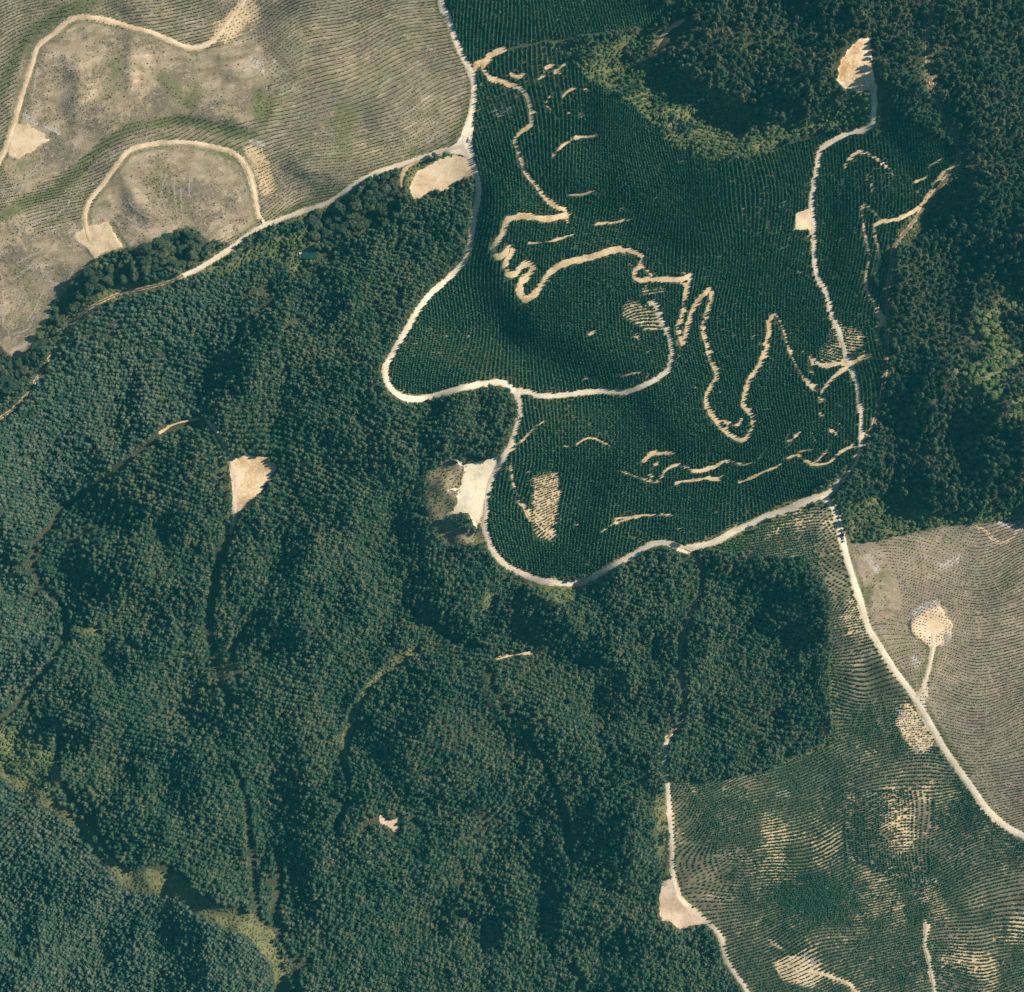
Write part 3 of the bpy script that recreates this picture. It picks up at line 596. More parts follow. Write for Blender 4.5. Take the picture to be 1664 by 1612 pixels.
VAR = {
 'pine': [conifer('pine_tree', 'pine', 2.9, 17.5, 7.5, 10 + i, 8, 4, 64, .55) for i in range(7)] + [conifer('pine_tree', 'pineW', 2.9, 17, 7.5, 210 + i, 8, 4, 64, .5) for i in range(6)] + [conifer('pine_tree', 'pineE', 2.9, 18, 7.5, 230 + i, 8, 4, 64, .6) for i in range(6)],
 'young': [conifer('young_pine_tree', 'young', 1.42, 6.4, .5, 30 + i, 8, 5, 40, .8) for i in range(6)],
 'sapl': [conifer('pine_sapling', 'sapl', 1.2, 2.8, .2, 50 + i, 7, 4, 26, .75) for i in range(5)],
 'seed': [conifer('pine_seedling', 'seed', .74, 1.5, .1, 70 + i, 6, 3, 16, .8) for i in range(4)],
 'broad': [crown('broadleaf_tree', 'broad', 3.2, 8.5, 90 + i, 6, 170) for i in range(6)],
 'hedge': [crown('hedge_tree', 'hedge', 3.2, 8.5, 130 + i, 7, 220) for i in range(5)],
 'shrub': [crown('shrub', 'shrub', 1.5, 1.9, 110 + i, 4, 60, 1) for i in range(5)],
}

# ------------------------------------------------------------------ ground sheet
g = 2
ax = np.concatenate([[-9000, -4000, -1500, -500], np.arange(-M, NX - M, g), [1664 + 500, 1664 + 1500, 1664 + 4000, 1664 + 9000]]).astype(float)
ay = np.concatenate([[-9000, -4000, -1500, -500], np.arange(-M, NY - M, g), [1612 + 500, 1612 + 1500, 1612 + 4000, 1612 + 9000]]).astype(float)
GX, GY = np.meshgrid(ax, ay)
co = to_world(GX, GY)
nx, ny = len(ax), len(ay)
i0 = (np.arange(ny - 1)[:, None] * nx + np.arange(nx - 1)[None]).ravel()
quads = np.stack([i0 + nx, i0 + nx + 1, i0 + 1, i0], -1)
def grid_mesh(name, co, quads):
    me = bpy.data.meshes.new(name); me.vertices.add(len(co)); me.vertices.foreach_set('co', co.astype(np.float32).ravel())
    n = len(quads); me.loops.add(n * 4); me.loops.foreach_set('vertex_index', quads.astype(np.int32).ravel())
    me.polygons.add(n); me.polygons.foreach_set('loop_start', np.arange(0, 4 * n, 4, dtype=np.int32)); me.polygons.foreach_set('loop_total', np.full(n, 4, np.int32))
    me.polygons.foreach_set('use_smooth', np.ones(n, bool)); me.update(calc_edges=True); return me
gm = grid_mesh('ground', co.reshape(-1, 3), quads)
open_ = blur((clear).astype(np.float32), 1.5)
semi = blur(sapl.astype(np.float32), 1.5)
n1 = fbm(30, 61, 3); n2 = fbm(60, 67, 3)
quarry = blur(quarry_m.astype(np.float32), 4)
clearA = np.clip(open_ + semi * np.clip(.5 + n1 * .8, 0, .9) + quarry, 0, 1)
sandA = np.clip(sand * .9 + semi * np.clip(.17 + fbm(34, 71, 3) * .5, 0, .44) + blur(young.astype(np.float32), 2) * np.clip((HOLE - .42) * 1.8, 0, .36) + .9 * np.exp(-(np.clip(DT, 0, 99) / 2.2) ** 2) * (.55 + .5 * n1) * (DT < 12) + .55 * np.exp(-(np.clip(DR, 0, 99) / 2.6) ** 2) + .75 * blur(PADM.astype(np.float32), 4.5) * (.6 + .6 * n1), 0, 1)
tp = np.exp(-(np.clip(np.abs(DT), 0, 99) / 5) ** 2)
greenA = np.clip(green * (open_ > .1) + blur(scrub.astype(np.float32), 2) + blur(broad.astype(np.float32), 2) * .8 + semi * np.clip(.1 + .9 * n2, 0, 1) * .5
    + .5 * np.exp(-((DR - 5) / 3.5) ** 2) + blur(young.astype(np.float32), 2) * .12 + (open_ + quarry) * np.clip(n2 * .9 - .14, 0, .45) + quarry * .38, 0, 1)
greyA = np.clip(grey, 0, 1)
cover = np.stack([bil(a, GX, GY) for a in (clearA, sandA, greenA, greyA)], -1)
far = (GX < -M) | (GX > 1664 + M - 2) | (GY < -M) | (GY > 1612 + M - 2)
cover[far] = (0, 0, .55, 0)
at = gm.attributes.new('cover', 'FLOAT_COLOR', 'POINT'); at.data.foreach_set('color', cover.astype(np.float32).ravel())
ru, rv = FIELDS['clearA'][0].copy(), FIELDS['clearA'][1].copy()
east = XX > 1200
for k, msk in (('clearB', east & ~sapl), ('sapl', sapl), ('saplN', sapl & fill(SAPL_N))):
    ru[msk] = FIELDS[k][0][msk]; rv[msk] = FIELDS[k][1][msk]
NOROW = blur(fills(['40,60 125,30 260,56 330,80 420,60 445,110 430,190 380,205 300,190 210,200 120,270 0,340 -110,380 -110,640 60,560 220,410 420,380 420,250 300,225 200,240 140,350 60,380 0,270',
  '1368,860 1420,870 1460,930 1470,985 1430,1020 1400,990']).astype(np.float32), 8)
amp = np.clip(open_ * (1 - NOROW * .9) + semi, 0, 1)
rowv = np.stack([bil(ru, GX, GY), bil(rv, GX, GY), bil(amp, GX, GY)], -1)
at = gm.attributes.new('row', 'FLOAT_VECTOR', 'POINT'); at.data.foreach_set('vector', rowv.astype(np.float32).ravel())
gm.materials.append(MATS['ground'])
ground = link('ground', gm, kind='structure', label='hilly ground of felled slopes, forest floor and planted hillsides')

# ------------------------------------------------------------------ roads, tracks, landings
def ribbon(name, c, w, m, rough, lift, seed, **kw):
    r = np.random.default_rng(seed); n = len(c)
    t = np.gradient(c, axis=0); t /= np.hypot(t[:, 0], t[:, 1])[:, None] + 1e-9; nrm = np.stack([-t[:, 1], t[:, 0]], -1)
    def wob():
        a = np.convolve(r.normal(0, 1, n + 2), [.25, .5, .25], 'valid'); b = np.convolve(r.normal(0, 1, n + 8), np.ones(9) / 4, 'valid')
        return a * rough * .7 + b * rough * .8
    taper = np.minimum(1, .35 + np.minimum(np.arange(n), np.arange(n)[::-1]) / 5) if rough > .15 else np.ones(n)
    l, rr = np.maximum(w / 2 * (1 + wob()) * taper, .6), np.maximum(w / 2 * (1 + wob()) * taper, .6)
    cols = 7; f = np.linspace(-1, 1, cols); off = np.where(f[None] < 0, f[None] * l[:, None], f[None] * rr[:, None])
    px = c[:, :1] + nrm[:, :1] * off; py = c[:, 1:] + nrm[:, 1:] * off
    w3 = to_world(px, py, lift + .10 * (1 - np.abs(f))[None])
    w3[..., 2] -= (np.abs(f) > .99)[None] * .25
    i = (np.arange(n - 1)[:, None] * cols + np.arange(cols - 1)[None]).ravel()
    me = grid_mesh(name, w3.reshape(-1, 3), np.stack([i, i + 1, i + cols + 1, i + cols], -1))
    bm = bmesh.new(); bm.from_mesh(me); bmesh.ops.recalc_face_normals(bm, faces=bm.faces)
    if sum(fc.normal.z for fc in bm.faces) < 0: bmesh.ops.reverse_faces(bm, faces=bm.faces)
    bm.to_mesh(me); bm.free()
    a = me.attributes.new('across', 'FLOAT', 'POINT'); a.data.foreach_set('value', np.tile(f, n).astype(np.float32))
    me.materials.append(m)
    return link(name, me, kind='structure', **kw)
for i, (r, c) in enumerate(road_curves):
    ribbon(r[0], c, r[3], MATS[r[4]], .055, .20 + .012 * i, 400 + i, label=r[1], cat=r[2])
def place_word(x, y):
    ns = 'north' if y < 540 else ('south' if y > 1080 else 'middle'); ew = 'west' if x < 600 else ('east' if x > 1150 else 'centre')
    return ns, ew
TL = {2: 'long sandy track with a hairpin descending through the young pines from the northern fork'}
for i, (w, c) in enumerate(track_curves):
    L = np.hypot(*np.diff(c, axis=0).T).sum()
    desc = ('broad' if w >= 7 else 'narrow' if w >= 4 else 'faint') + (' winding' if L > 120 else ' short') + ' sandy skid track in the ' + \
        ('young pine plantation' if near(young, *c[len(c) // 2]) else 'dark forest')
    ribbon('skid_track', c, w * 1.03 + .6, MATS['sand'], .26 if w < 6 else .17, .13 + .003 * (i % 12), 500 + i, label=desc, cat='track', group='sandy skid tracks')
def patch(name, poly, m, lift, **kw):
    step = 1.5
    p = P(poly); x0, y0 = p.min(0) - 5; x1, y1 = p.max(0) + 5
    xs, ys = np.arange(x0, x1, step), np.arange(y0, y1, step); A, B = np.meshgrid(xs, ys)
    ins = near(fill(poly), A + near(W3, A, B), B + near(W3, B * .7 + 300, A))
    cell = ins[:-1, :-1] & ins[1:, :-1] & ins[:-1, 1:] & ins[1:, 1:]
    w3 = to_world(A, B, lift); n = len(xs); jj, ii = np.nonzero(cell); a = jj * n + ii
    used, inv = np.unique(np.stack([a + n, a + n + 1, a + 1, a], -1), return_inverse=True)
    me = grid_mesh(name, w3.reshape(-1, 3)[used], inv.reshape(-1, 4)); me.materials.append(m)
    return link(name, me, kind='structure', **kw)
for i, (lab, key, poly) in enumerate(PADS):
    patch('landing_ground', poly, MATS[key], .10 + .004 * i, label=lab, cat='landing')
wm, nt, N_ = mat('pond_water')
b = N_('ShaderNodeBsdfPrincipled'); b.inputs['Base Color'].default_value = (.015, .05, .042, 1); b.inputs['Roughness'].default_value = .12
bn = N_('ShaderNodeBump'); bn.inputs['Strength'].default_value = .08; nt.links.new(noise(nt, N_('ShaderNodeNewGeometry').outputs['Position'], 1.5, 2), bn.inputs['Height']); nt.links.new(bn.outputs[0], b.inputs['Normal'])
nt.links.new(b.outputs[0], N_('ShaderNodeOutputMaterial').inputs[0])
pp = P('491,408 515,409 515,421 491,421'); pw = to_world(pp[:, 0], pp[:, 1]); zl = pw[:, 2].max() + .35
bm = bmesh.new(); top = [bm.verts.new((x, y, zl)) for x, y, _ in pw]; bot = [bm.verts.new((x, y, zl - 3)) for x, y, _ in pw]
bm.faces.new(top)
for k in range(4): bm.faces.new((top[k], bot[k], bot[(k + 1) % 4], top[(k + 1) % 4]))
bmesh.ops.recalc_face_normals(bm, faces=bm.faces); pm = bpy.data.meshes.new('pond'); bm.to_mesh(pm); bm.free(); pm.materials.append(wm)
link('pond', pm, kind='structure', label='small rectangular green pond in the woodland clearing', cat='pond')

# ------------------------------------------------------------------ plants
ok_y = young & (DR + RAG * 1.6 > 1.9) & (DT + RAG * 3.2 > 1.9) & ~PADM & (GAPD > 1) & (HOLE < .62)
plants = {}
def attrs(px, py, lo, hi, nvar):
    n = len(px); return [np.asarray(px), np.asarray(py), rng.uniform(lo, hi, n), rng.uniform(0, 6.283, n), rng.integers(0, nvar, n)]
# mature pines
ok_m = mature & (DR > 3.2) & (DT + RAG * 2 > 5.0) & ~(blur(PADM.astype(np.float32), 2) > .15) & ~np.roll(np.roll(PADM, 5, 1), -2, 0) & ~np.roll(PADM, 5, 1) & (GAPD > 2)
east_wood = fill('1010,-110 1775,-110 1775,860 1400,860 1440,700 1450,450 1560,280 1500,100 1420,160 1300,215 1180,165 1050,100')
sw_wood = fill('-110,1180 0,1200 100,1300 200,1420 300,1430 420,1500 480,1600 470,1720 -110,1720')
bare_spots = fbm(26, 909, 2) > .62
a = scattered(ok_m & east_wood & ~bare_spots, 8.0, .42, .93, 24); A1 = attrs(*a, .7, 1.35, 9)
a = planted('pineA', ok_m & ~east_wood & ~sw_wood & ~bare_spots, .95, .95); A2 = attrs(*a, .54, 1.02, 9)
a = planted('pineB', ok_m & sw_wood & ~bare_spots, .85, .96); A3 = attrs(*a, .52, .94, 9)
west_wood = fill('-110,720 0,684 150,505 300,452 400,430 420,500 385,560 370,640 320,690 260,702 180,770 110,830 60,890 -110,905') | fill('-110,905 25,918 60,930 112,1010 70,1090 0,1165 -110,1190')
A1[4] = 13 + A1[4] % 6; A3[4] = 7 + A3[4] % 6
wsel = near(west_wood, A2[0], A2[1]); A2[4] = np.where(wsel, 7 + A2[4] % 6, A2[4] % 7)
plants['pine'] = [np.concatenate(z) for z in zip(A1, A2, A3)]
yy = planted('young', ok_y & ~((sand > .42)), .35, .965); plants['young'] = attrs(*yy, .78, 1.12, 6)
sm = (sapl & (DR > 1.4) & (DT > .5)) & ~fill('1499,1500 1513,1501 1512,1510 1508,1522 1501,1520')
sN = fill(SAPL_N)
s3 = planted('saplN', sm & sN, .3, .93)
s2 = planted('sapl', ((sm & ~sN) | ((young & (sand > .42)) & (DT > .8) & (DR > 1.2) & ~PADM)), .3, .93); s2 = (np.r_[s2[0], s3[0]], np.r_[s2[1], s3[1]]); plants['sapl'] = attrs(*s2, .8, 1.3, 5)
lz = near(fills([p[2] for p in PADS if 'sapling' in p[0] or 'sandy strip' in p[0]] + ['868,775 915,760 912,850 895,880 868,850']), s2[0], s2[1])
plants['sapl'][2][lz] *= .66
kp = ~lz | (rng.random(len(lz)) < .75); plants['sapl'] = [v[kp] for v in plants['sapl']]
pk = blur(fills([PADS[1][2], PADS[2][2]]).astype(np.float32), 1) > .3
cm = clear & (DR > 1.6) & (NOROW < .55) & ~((np.hypot(XX - 1517, YY - 1018) < 17) & (XX > 1504)) & ~fill(PADS[2][2])
sA = planted('clearA', cm & ~east, .25, .90); sB = planted('clearB', cm & east, .25, .90)
plants['seed'] = attrs(np.r_[sA[0], sB[0]], np.r_[sA[1], sB[1]], .75, 1.25, 4)
ok_b = (DR > 5) & (DT > 2) & ~PADM
eb = fill(BROAD[1])
a1 = [np.concatenate(z) for z in zip(attrs(*scattered(broad & ~eb & ok_b & (GAPD > 2), 5.8, .40, .9, 5), .34, .82, 6), attrs(*scattered(broad & eb & (GAPD > 2), 9.5, .4, .85, 5), .6, 1.5, 6))]
plants['broad'] = a1
hb = attrs(*scattered(hedge & ok_b, 12.0, .40, .94, 40), 1.0, 2.1, 5)
swv = fill(SCRUB[1])
sh = scattered(((scrub & (~swv | (fbm(15, 78, 2) > -.6))) | (broad & (fbm(18, 77, 2) > -.1))) & (DR > 1.5) & ~PADM, 4.6, .4, .72, 9)
g2 = scattered(clear & (green > .4) & (fbm(16, 90, 2) > -.1) & (DR > 1.5) & ~PADM, 4.2, .46, .42, 17)
g3 = scattered(clear & (NOROW > .4) & (fbm(30, 88, 3) > -.05) & (DR > 1.2) & ~PADM, 5.0, .45, .5, 55)
g4 = scattered((young | mature) & ~PADM & (DR > .5) & (DR < 5), 4.0, .45, .45, 15)
g7 = scattered(fill('1572,268 1545,272 1500,325 1452,380 1446,420 1470,410 1500,372 1560,305') & (DR > 1) & (DT > 1), 4.4, .45, .85, 30)
g6 = scattered(quarry_m, 3.6, .45, .5, 30)
g5 = scattered(mature & (GAPD < 3) & (DR > 1), 4.5, .4, .22, 15)
plants['shrub'] = [np.concatenate(z) for z in zip(attrs(*sh, .45, 1.15, 5), attrs(*g2, .25, .75, 5), attrs(*g3, .22, .6, 5), attrs(*g4, .4, .9, 5), attrs(*g5, .5, 1.1, 5), attrs(*g6, .3, .8, 5), attrs(*g7, .6, 1.5, 5))]

ZONES = [ # kind, object name, category, most, polygon, label, group
 ('pine', 'pine_tree', 'pine tree', 70, '1398,40 1420,40 1450,60 1455,150 1425,150 1416,60', 'tall dark pine on the east rim of the orange teardrop landing', 'pines by the teardrop landing'),
 ('pine', 'pine_tree', 'pine tree', 70, '405,725 470,720 480,800 430,830 395,880 385,870 415,820 450,780 440,745', 'tall pine along the shadowed east side of the orange triangular landing', 'pines by the triangular landing'),
 ('pine', 'pine_tree', 'pine tree', 60, '652,320 690,328 735,306 768,292 772,330 740,350 680,360', 'dark green pine at the wood edge below the large sandy landing', 'pines below the sandy landing'),
 ('pine', 'pine_tree', 'pine tree', 60, '1040,1430 1068,1440 1072,1496 1100,1514 1140,1508 1130,1530 1060,1530', 'dark pine crowding the west side of the pink triangular landing', 'pines by the pink landing'),
 ('pine', 'pine_tree', 'pine tree', 40, '1084,1205 1130,1200 1130,1262 1086,1262', 'dark pine at the block corner beside the straight forest road', 'pines at the block corner'),
 ('young', 'young_pine_tree', 'young pine', 90, '1165,640 1205,640 1205,690 1195,700 1172,680 1160,660', 'young green pine inside the sandy hairpin', 'young pines in the hairpin'),
 ('young', 'young_pine_tree', 'young pine', 70, '1112,500 1130,490 1120,530 1112,545', 'young green pine on the narrow strip between two sandy tracks', 'young pines between the tracks'),
 ('young', 'young_pine_tree', 'young pine', 80, '1290,378 1318,378 1320,400 1285,400', 'young green pine just below the small square landing', 'young pines below the square landing'),
 ('young', 'young_pine_tree', 'young pine', 60, '795,100 826,98 835,128 806,124', 'young green pine beside the northern road fork', 'young pines by the fork'),
 ('sapl', 'pine_sapling', 'sapling', 90, PADS[10][2], 'small dark sapling on the bright striped landing near the bottom edge', 'saplings on the striped landing'),
 ('sapl', 'pine_sapling', 'sapling', 70, PADS[9][2], 'small dark sapling on the sandy strip beside the south-east road', 'saplings on the sandy strip'),
 ('sapl', 'pine_sapling', 'sapling', 80, '1000,520 1010,500 1020,490 1060,495 1072,505 1076,525 1060,530 1005,530', 'dark sapling on the terraced sandy patch', 'saplings on the terraces'),
 ('sapl', 'pine_sapling', 'sapling', 60, '868,780 912,765 908,840 866,830', 'dark sapling on the pale striped patch inside the bowl of young pines', 'saplings on the pale patch'),
 ('seed', 'pine_seedling', 'seedling', 150, PADS[8][2], 'tiny dark seedling on the diamond shaped sandy landing', 'seedlings on the diamond landing'),
 ('seed', 'pine_seedling', 'seedling', 90, '362,45 405,5 410,30 385,70 360,70', 'tiny dark seedling on the sandy slope at the top of the looping road', 'seedlings on the sandy slope'),
 ('seed', 'pine_seedling', 'seedling', 60, '410,262 432,262 446,312 420,318', 'tiny dark seedling on the sandy bank east of the arching road', 'seedlings on the sandy bank'),
 ('broad', 'broadleaf_tree', 'broadleaf tree', 90, BROAD[2], 'round green broadleaf tree in the clump above the brown felled slope', 'broadleaf trees above the felled slope'),
 ('broad', 'broadleaf_tree', 'broadleaf tree', 40, BROAD[4], 'light green broadleaf tree around the small pond', 'broadleaf trees at the pond'),
 ('broad', 'broadleaf_tree', 'broadleaf tree', 60, BROAD[5], 'grey green broadleaf tree on the western edge above the grassy valley', 'broadleaf trees above the valley'),
 ('broad', 'broadleaf_tree', 'broadleaf tree', 30, BROAD[3], 'olive broadleaf tree just below the bend of the gravel road', 'broadleaf trees below the bend'),
 ('shrub', 'shrub', 'shrub', 120, '180,1405 260,1412 300,1425 320,1455 260,1450 200,1445', 'light green bush in the sunny valley bottom in the south-west', 'bushes in the valley bottom'),
 ('shrub', 'shrub', 'shrub', 90, '150,478 235,460 290,445 300,455 235,470 160,502', 'yellow green bush on the verge between the big hedge and the pine block', 'bushes on the hedge verge'),
 ('shrub', 'shrub', 'shrub', 80, '1066,1290 1086,1290 1090,1420 1076,1420', 'light green bush on the west verge of the straight forest road', 'bushes on the road verge'),
]
def single(kind, name, cat, label, group, px, py, sc, rz, vi):
    w = to_world(px, py)
    for k in range(len(px)):
        link(name, VAR[kind][int(vi[k]) % len(VAR[kind])], tuple(w[k]), None, label, cat, group, None, float(rz[k]), float(sc[k]))
for kind, name, cat, most, poly, label, group in ZONES:
    p = plants[kind]; idx = np.nonzero(near(fill(poly, None, False), p[0], p[1]))[0]
    idx = idx[np.argsort(-p[2][idx])][:most]
    q = [x[idx] for x in p]; plants[kind] = [np.delete(x, idx) for x in p]
    single(kind, name, cat, label, group, *q)
# the hedge: every tree of its own
hx = hb[0]
for lab, grp, sel in (('large round crowned tree in the dark hedge below the square sandy landing', 'hedge trees below the square landing', (hx > 130) & (hx < 400)),
                      ('round crowned tree in the lower hedge along the pale felled field', 'hedge trees by the felled field', hx <= 130),
                      ('large bluish tree on the wood edge under the grey gravel road', 'wood edge trees under the grey road', hx >= 400)):
    single('hedge', 'hedge_tree', 'hedge tree', lab, grp, *[v[sel] for v in hb])

DEADM = [conifer('dead_pine', 'dead', 2.6, 15, 6, 160 + i, 7, 4, 50, .6) for i in range(2)]
for k, (x, y, lab) in enumerate(((1212, 1044, 'rust brown dead pine standing in the middle of the dark square block'), (1307, 1026, 'small rust brown dead pine near the right edge of the dark square block'), (1154, 989, 'rust brown dead pine near the top left corner of the dark square block'))):
    link('dead_pine', DEADM[k % 2], tuple(to_world(x, y)), None, lab, 'dead pine', 'dead pines', None, k * 2.0, .8)
def instancer(name, kind, label, cat):
    px, py, sc, rz, vi = plants[kind]
    lib = bpy.data.collections.new(name + '_kinds')
    for m in VAR[kind]: lib.objects.link(bpy.data.objects.new(m.name, m))
    w = to_world(px, py)
    me = bpy.data.meshes.new(name); me.vertices.add(len(px)); me.vertices.foreach_set('co', w.astype(np.float32).ravel())
    for an, ty, v in (('sc', 'FLOAT', sc.astype(np.float32)), ('rz', 'FLOAT', rz.astype(np.float32)), ('vi', 'INT', vi.astype(np.int32))):
        me.attributes.new(an, ty, 'POINT').data.foreach_set('value', v)
    ng = bpy.data.node_groups.new(name, 'GeometryNodeTree')
    ng.interface.new_socket(name='Geometry', in_out='INPUT', socket_type='NodeSocketGeometry'); ng.interface.new_socket(name='Geometry', in_out='OUTPUT', socket_type='NodeSocketGeometry')
    N = ng.nodes.new; L = ng.links.new
    gi, go, ip, ci = N('NodeGroupInput'), N('NodeGroupOutput'), N('GeometryNodeInstanceOnPoints'), N('GeometryNodeCollectionInfo')
    ci.inputs['Collection'].default_value = lib; ci.inputs['Separate Children'].default_value = True; ci.inputs['Reset Children'].default_value = True
    def na(n, t):
        x = N('GeometryNodeInputNamedAttribute'); x.data_type = t; x.inputs['Name'].default_value = n; return x.outputs['Attribute']
    cb = N('ShaderNodeCombineXYZ'); L(na('rz', 'FLOAT'), cb.inputs[2]); er = N('FunctionNodeEulerToRotation'); L(cb.outputs[0], er.inputs[0])
    ip.inputs['Pick Instance'].default_value = True
    L(gi.outputs[0], ip.inputs['Points']); L(ci.outputs[0], ip.inputs['Instance']); L(na('vi', 'INT'), ip.inputs['Instance Index'])
    L(er.outputs[0], ip.inputs['Rotation']); L(na('sc', 'FLOAT'), ip.inputs['Scale']); L(ip.outputs[0], go.inputs[0])
    o = link(name, me, label=label, cat=cat, kind='stuff'); md = o.modifiers.new('planting', 'NODES'); md.node_group = ng
    print(name, len(px))
    return o
instancer('pine_forest', 'pine', 'dense dark mature pine forest covering the hills', 'forest')
instancer('young_plantation', 'young', 'close rows of young green pines on the central hills', 'plantation')
instancer('sapling_rows', 'sapl', 'rows of dark saplings on the sandy south-east hillside', 'saplings')
instancer('seedling_rows', 'seed', 'rows of tiny seedlings on the pale felled slopes', 'seedlings')
instancer('broadleaf_woodland', 'broad', 'light green broadleaf woodland in the gullies', 'woodland')
instancer('undergrowth', 'shrub', 'low bushes and weeds on verges, gullies and felled ground', 'undergrowth')

# ------------------------------------------------------------------ dead wood
def sticks(px, py, ang, ln, wd, seed, pile=0.0):
    r = np.random.default_rng(seed); n = len(px); w = to_world(px, py)
    d = np.stack([np.cos(ang), np.sin(ang), r.normal(0, .12, n)], -1) * (ln / 2)[:, None]; s = np.stack([-np.sin(ang), np.cos(ang), 0 * ang], -1) * (wd / 2)[:, None]
    zz = np.array([0, 0, .4])[None] * wd[:, None]; c = w + np.array([0, 0, .12]) + r.random((n, 1)) * pile * np.array([0, 0, 1.0])
    V = np.stack([c - d - s, c - d + s, c - d + zz, c + d - s, c + d + s, c + d + zz], 1).reshape(-1, 3)
    b = np.arange(n) * 6; F = []
    for q in b: F += [(q, q + 3, q + 5, q + 2), (q + 1, q + 2, q + 5, q + 4), (q, q + 1, q + 4, q + 3), (q, q + 2, q + 1), (q + 3, q + 4, q + 5)]
    return V, F
PX, PY, AN = [], [], []
for s in WINDROWS:
    c = curve(s, .7); t = np.gradient(c, axis=0); a0 = np.arctan2(-t[:, 1], t[:, 0]); k = rng.random(len(c)) < .95
    for _ in range(2):
        PX.append(c[k, 0] + rng.normal(0, .9, k.sum())); PY.append(c[k, 1] + rng.normal(0, .9, k.sum())); AN.append(a0[k] + rng.normal(0, .7, k.sum()))
u, v = FIELDS['clearA']     # logging debris lying along the rows
xs, ys = scattered(clear & (DR > 2) & ~PADM & (green < .4) & (fbm(20, 93, 3) > -.25), 3.6, .5, .6, 3)
gy, gx = np.gradient(np.where(east, FIELDS['clearB'][0], u)); ga = np.arctan2(near(gx, xs, ys), near(gy, xs, ys))
PX.append(xs); PY.append(ys); AN.append(ga + rng.normal(0, .55, len(xs)))
PX, PY, AN = map(np.concatenate, (PX, PY, AN)); n = len(PX)
V, F = sticks(PX, PY, AN, rng.uniform(.8, 2.8, n), rng.uniform(.14, .36, n), 5, .25)
link('logging_slash', mesh_from('logging_slash', V, F, [LEAF['slash']]), label='grey windrows of dead branches strewn over the felled slopes', cat='slash', kind='stuff')
HEAPS = [(808, 184, 6, 4, 'grey heap of dead branches alone among the northern young pines, western part'), (824, 182, 6, 4, 'grey heap of dead branches alone among the northern young pines, eastern part'),
 (1484, 1003, 5, 8, 'grey branch heap on the north-west edge of the diamond landing'), (1512, 982, 12, 5, 'long grey branch heap above the diamond landing'), (1538, 1037, 5, 9, 'grey branch heap on the south-east edge of the diamond landing'),
 (1310, 1553, 8, 5, 'grey branch heap above the bright striped landing'), (1324, 1562, 6, 5, 'small grey branch heap on the right of the striped landing'), (1506, 1432, 10, 4, 'grey branch heap at the top of the stripy sapling patch'),
 (1080, 1435, 5, 4, 'small grey branch heap at the top of the pink landing'), (1490, 1220, 8, 5, 'grey branch heap at the foot of the sandy strip'), (1465, 1160, 6, 4, 'grey branch heap at the top of the sandy strip'), (418, 234, 8, 5, 'grey branch heap beside the arching road in the field corner')]
for i, (x, y, rx, ry, lab) in enumerate(HEAPS):
    n = 120; r = np.random.default_rng(800 + i); q = np.sqrt(r.random(n)); a = r.random(n) * 6.283
    V, F = sticks(x + rx * q * np.cos(a), y + ry * q * np.sin(a), r.random(n) * 6.283, r.uniform(1.2, 3.6, n), r.uniform(.25, .5, n), 900 + i, 0)
    V = V.reshape(n, 6, 3); V[..., 2] += (1.4 * (1 - q) * r.random(n))[:, None]; base = to_world(x, y)
    link('slash_heap', mesh_from('slash_heap', V.reshape(-1, 3) - base, F, [LEAF['slash']]), tuple(base), None, lab, 'branch heap', 'branch heaps')

# ------------------------------------------------------------------ vehicles, huts, boulders
def box(bm, x0, x1, y0, y1, z0, z1, bev=.06, tx=0.0):
    r = bmesh.ops.create_cube(bm, size=1)
    for v in r['verts']:
        t = (1 - tx) if v.co.z > 0 else 1.0
        v.co = Vector(((x0 + x1) / 2 + v.co.x * (x1 - x0) * t, (y0 + y1) / 2 + v.co.y * (y1 - y0) * t, (z0 + z1) / 2 + v.co.z * (z1 - z0)))
    if bev: bmesh.ops.bevel(bm, geom=list({e for v in r['verts'] for e in v.link_edges}), offset=bev, segments=2, affect='EDGES')
def part(name, build, m, parent):
    bm = bmesh.new(); build(bm); me = bpy.data.meshes.new(name); bm.to_mesh(me); bm.free(); me.materials.append(m); return link(name, me, parent=parent)
def root(name, px, py, rz, label, cat, dz=.42):
    e = bpy.data.objects.new(name, None); COL.objects.link(e); e.location = tuple(to_world(px, py, dz)); e.rotation_euler = (0, 0, math.radians(rz)); e['label'] = label; e['category'] = cat; return e
GLASS, TYRE, STEEL = plain('dark_glass', (.02, .025, .03), .1), plain('tyre', (.02, .02, .02), .9), plain('grey_steel', (.20, .20, .23), .5)
WHITE, ROOFR, WALLP, ROCK = plain('white_paint', (.8, .8, .8), .35), plain('red_roof', (.52, .22, .17), .7), plain('pale_wall', (.6, .56, .5), .8), plain('pale_rock', (.72, .68, .66), .9)
def wheels(par, xs, w, r):
    for x in xs:
        for s in (-1, 1):
            part('wheel', lambda bm: bmesh.ops.rotate(bm, verts=bmesh.ops.create_cone(bm, cap_ends=True, segments=16, radius1=r, radius2=r, depth=.25)['verts'], cent=(0, 0, 0), matrix=__import__('mathutils').Matrix.Rotation(math.pi / 2, 3, 'X')), TYRE, par).location = (x, s * w, r)
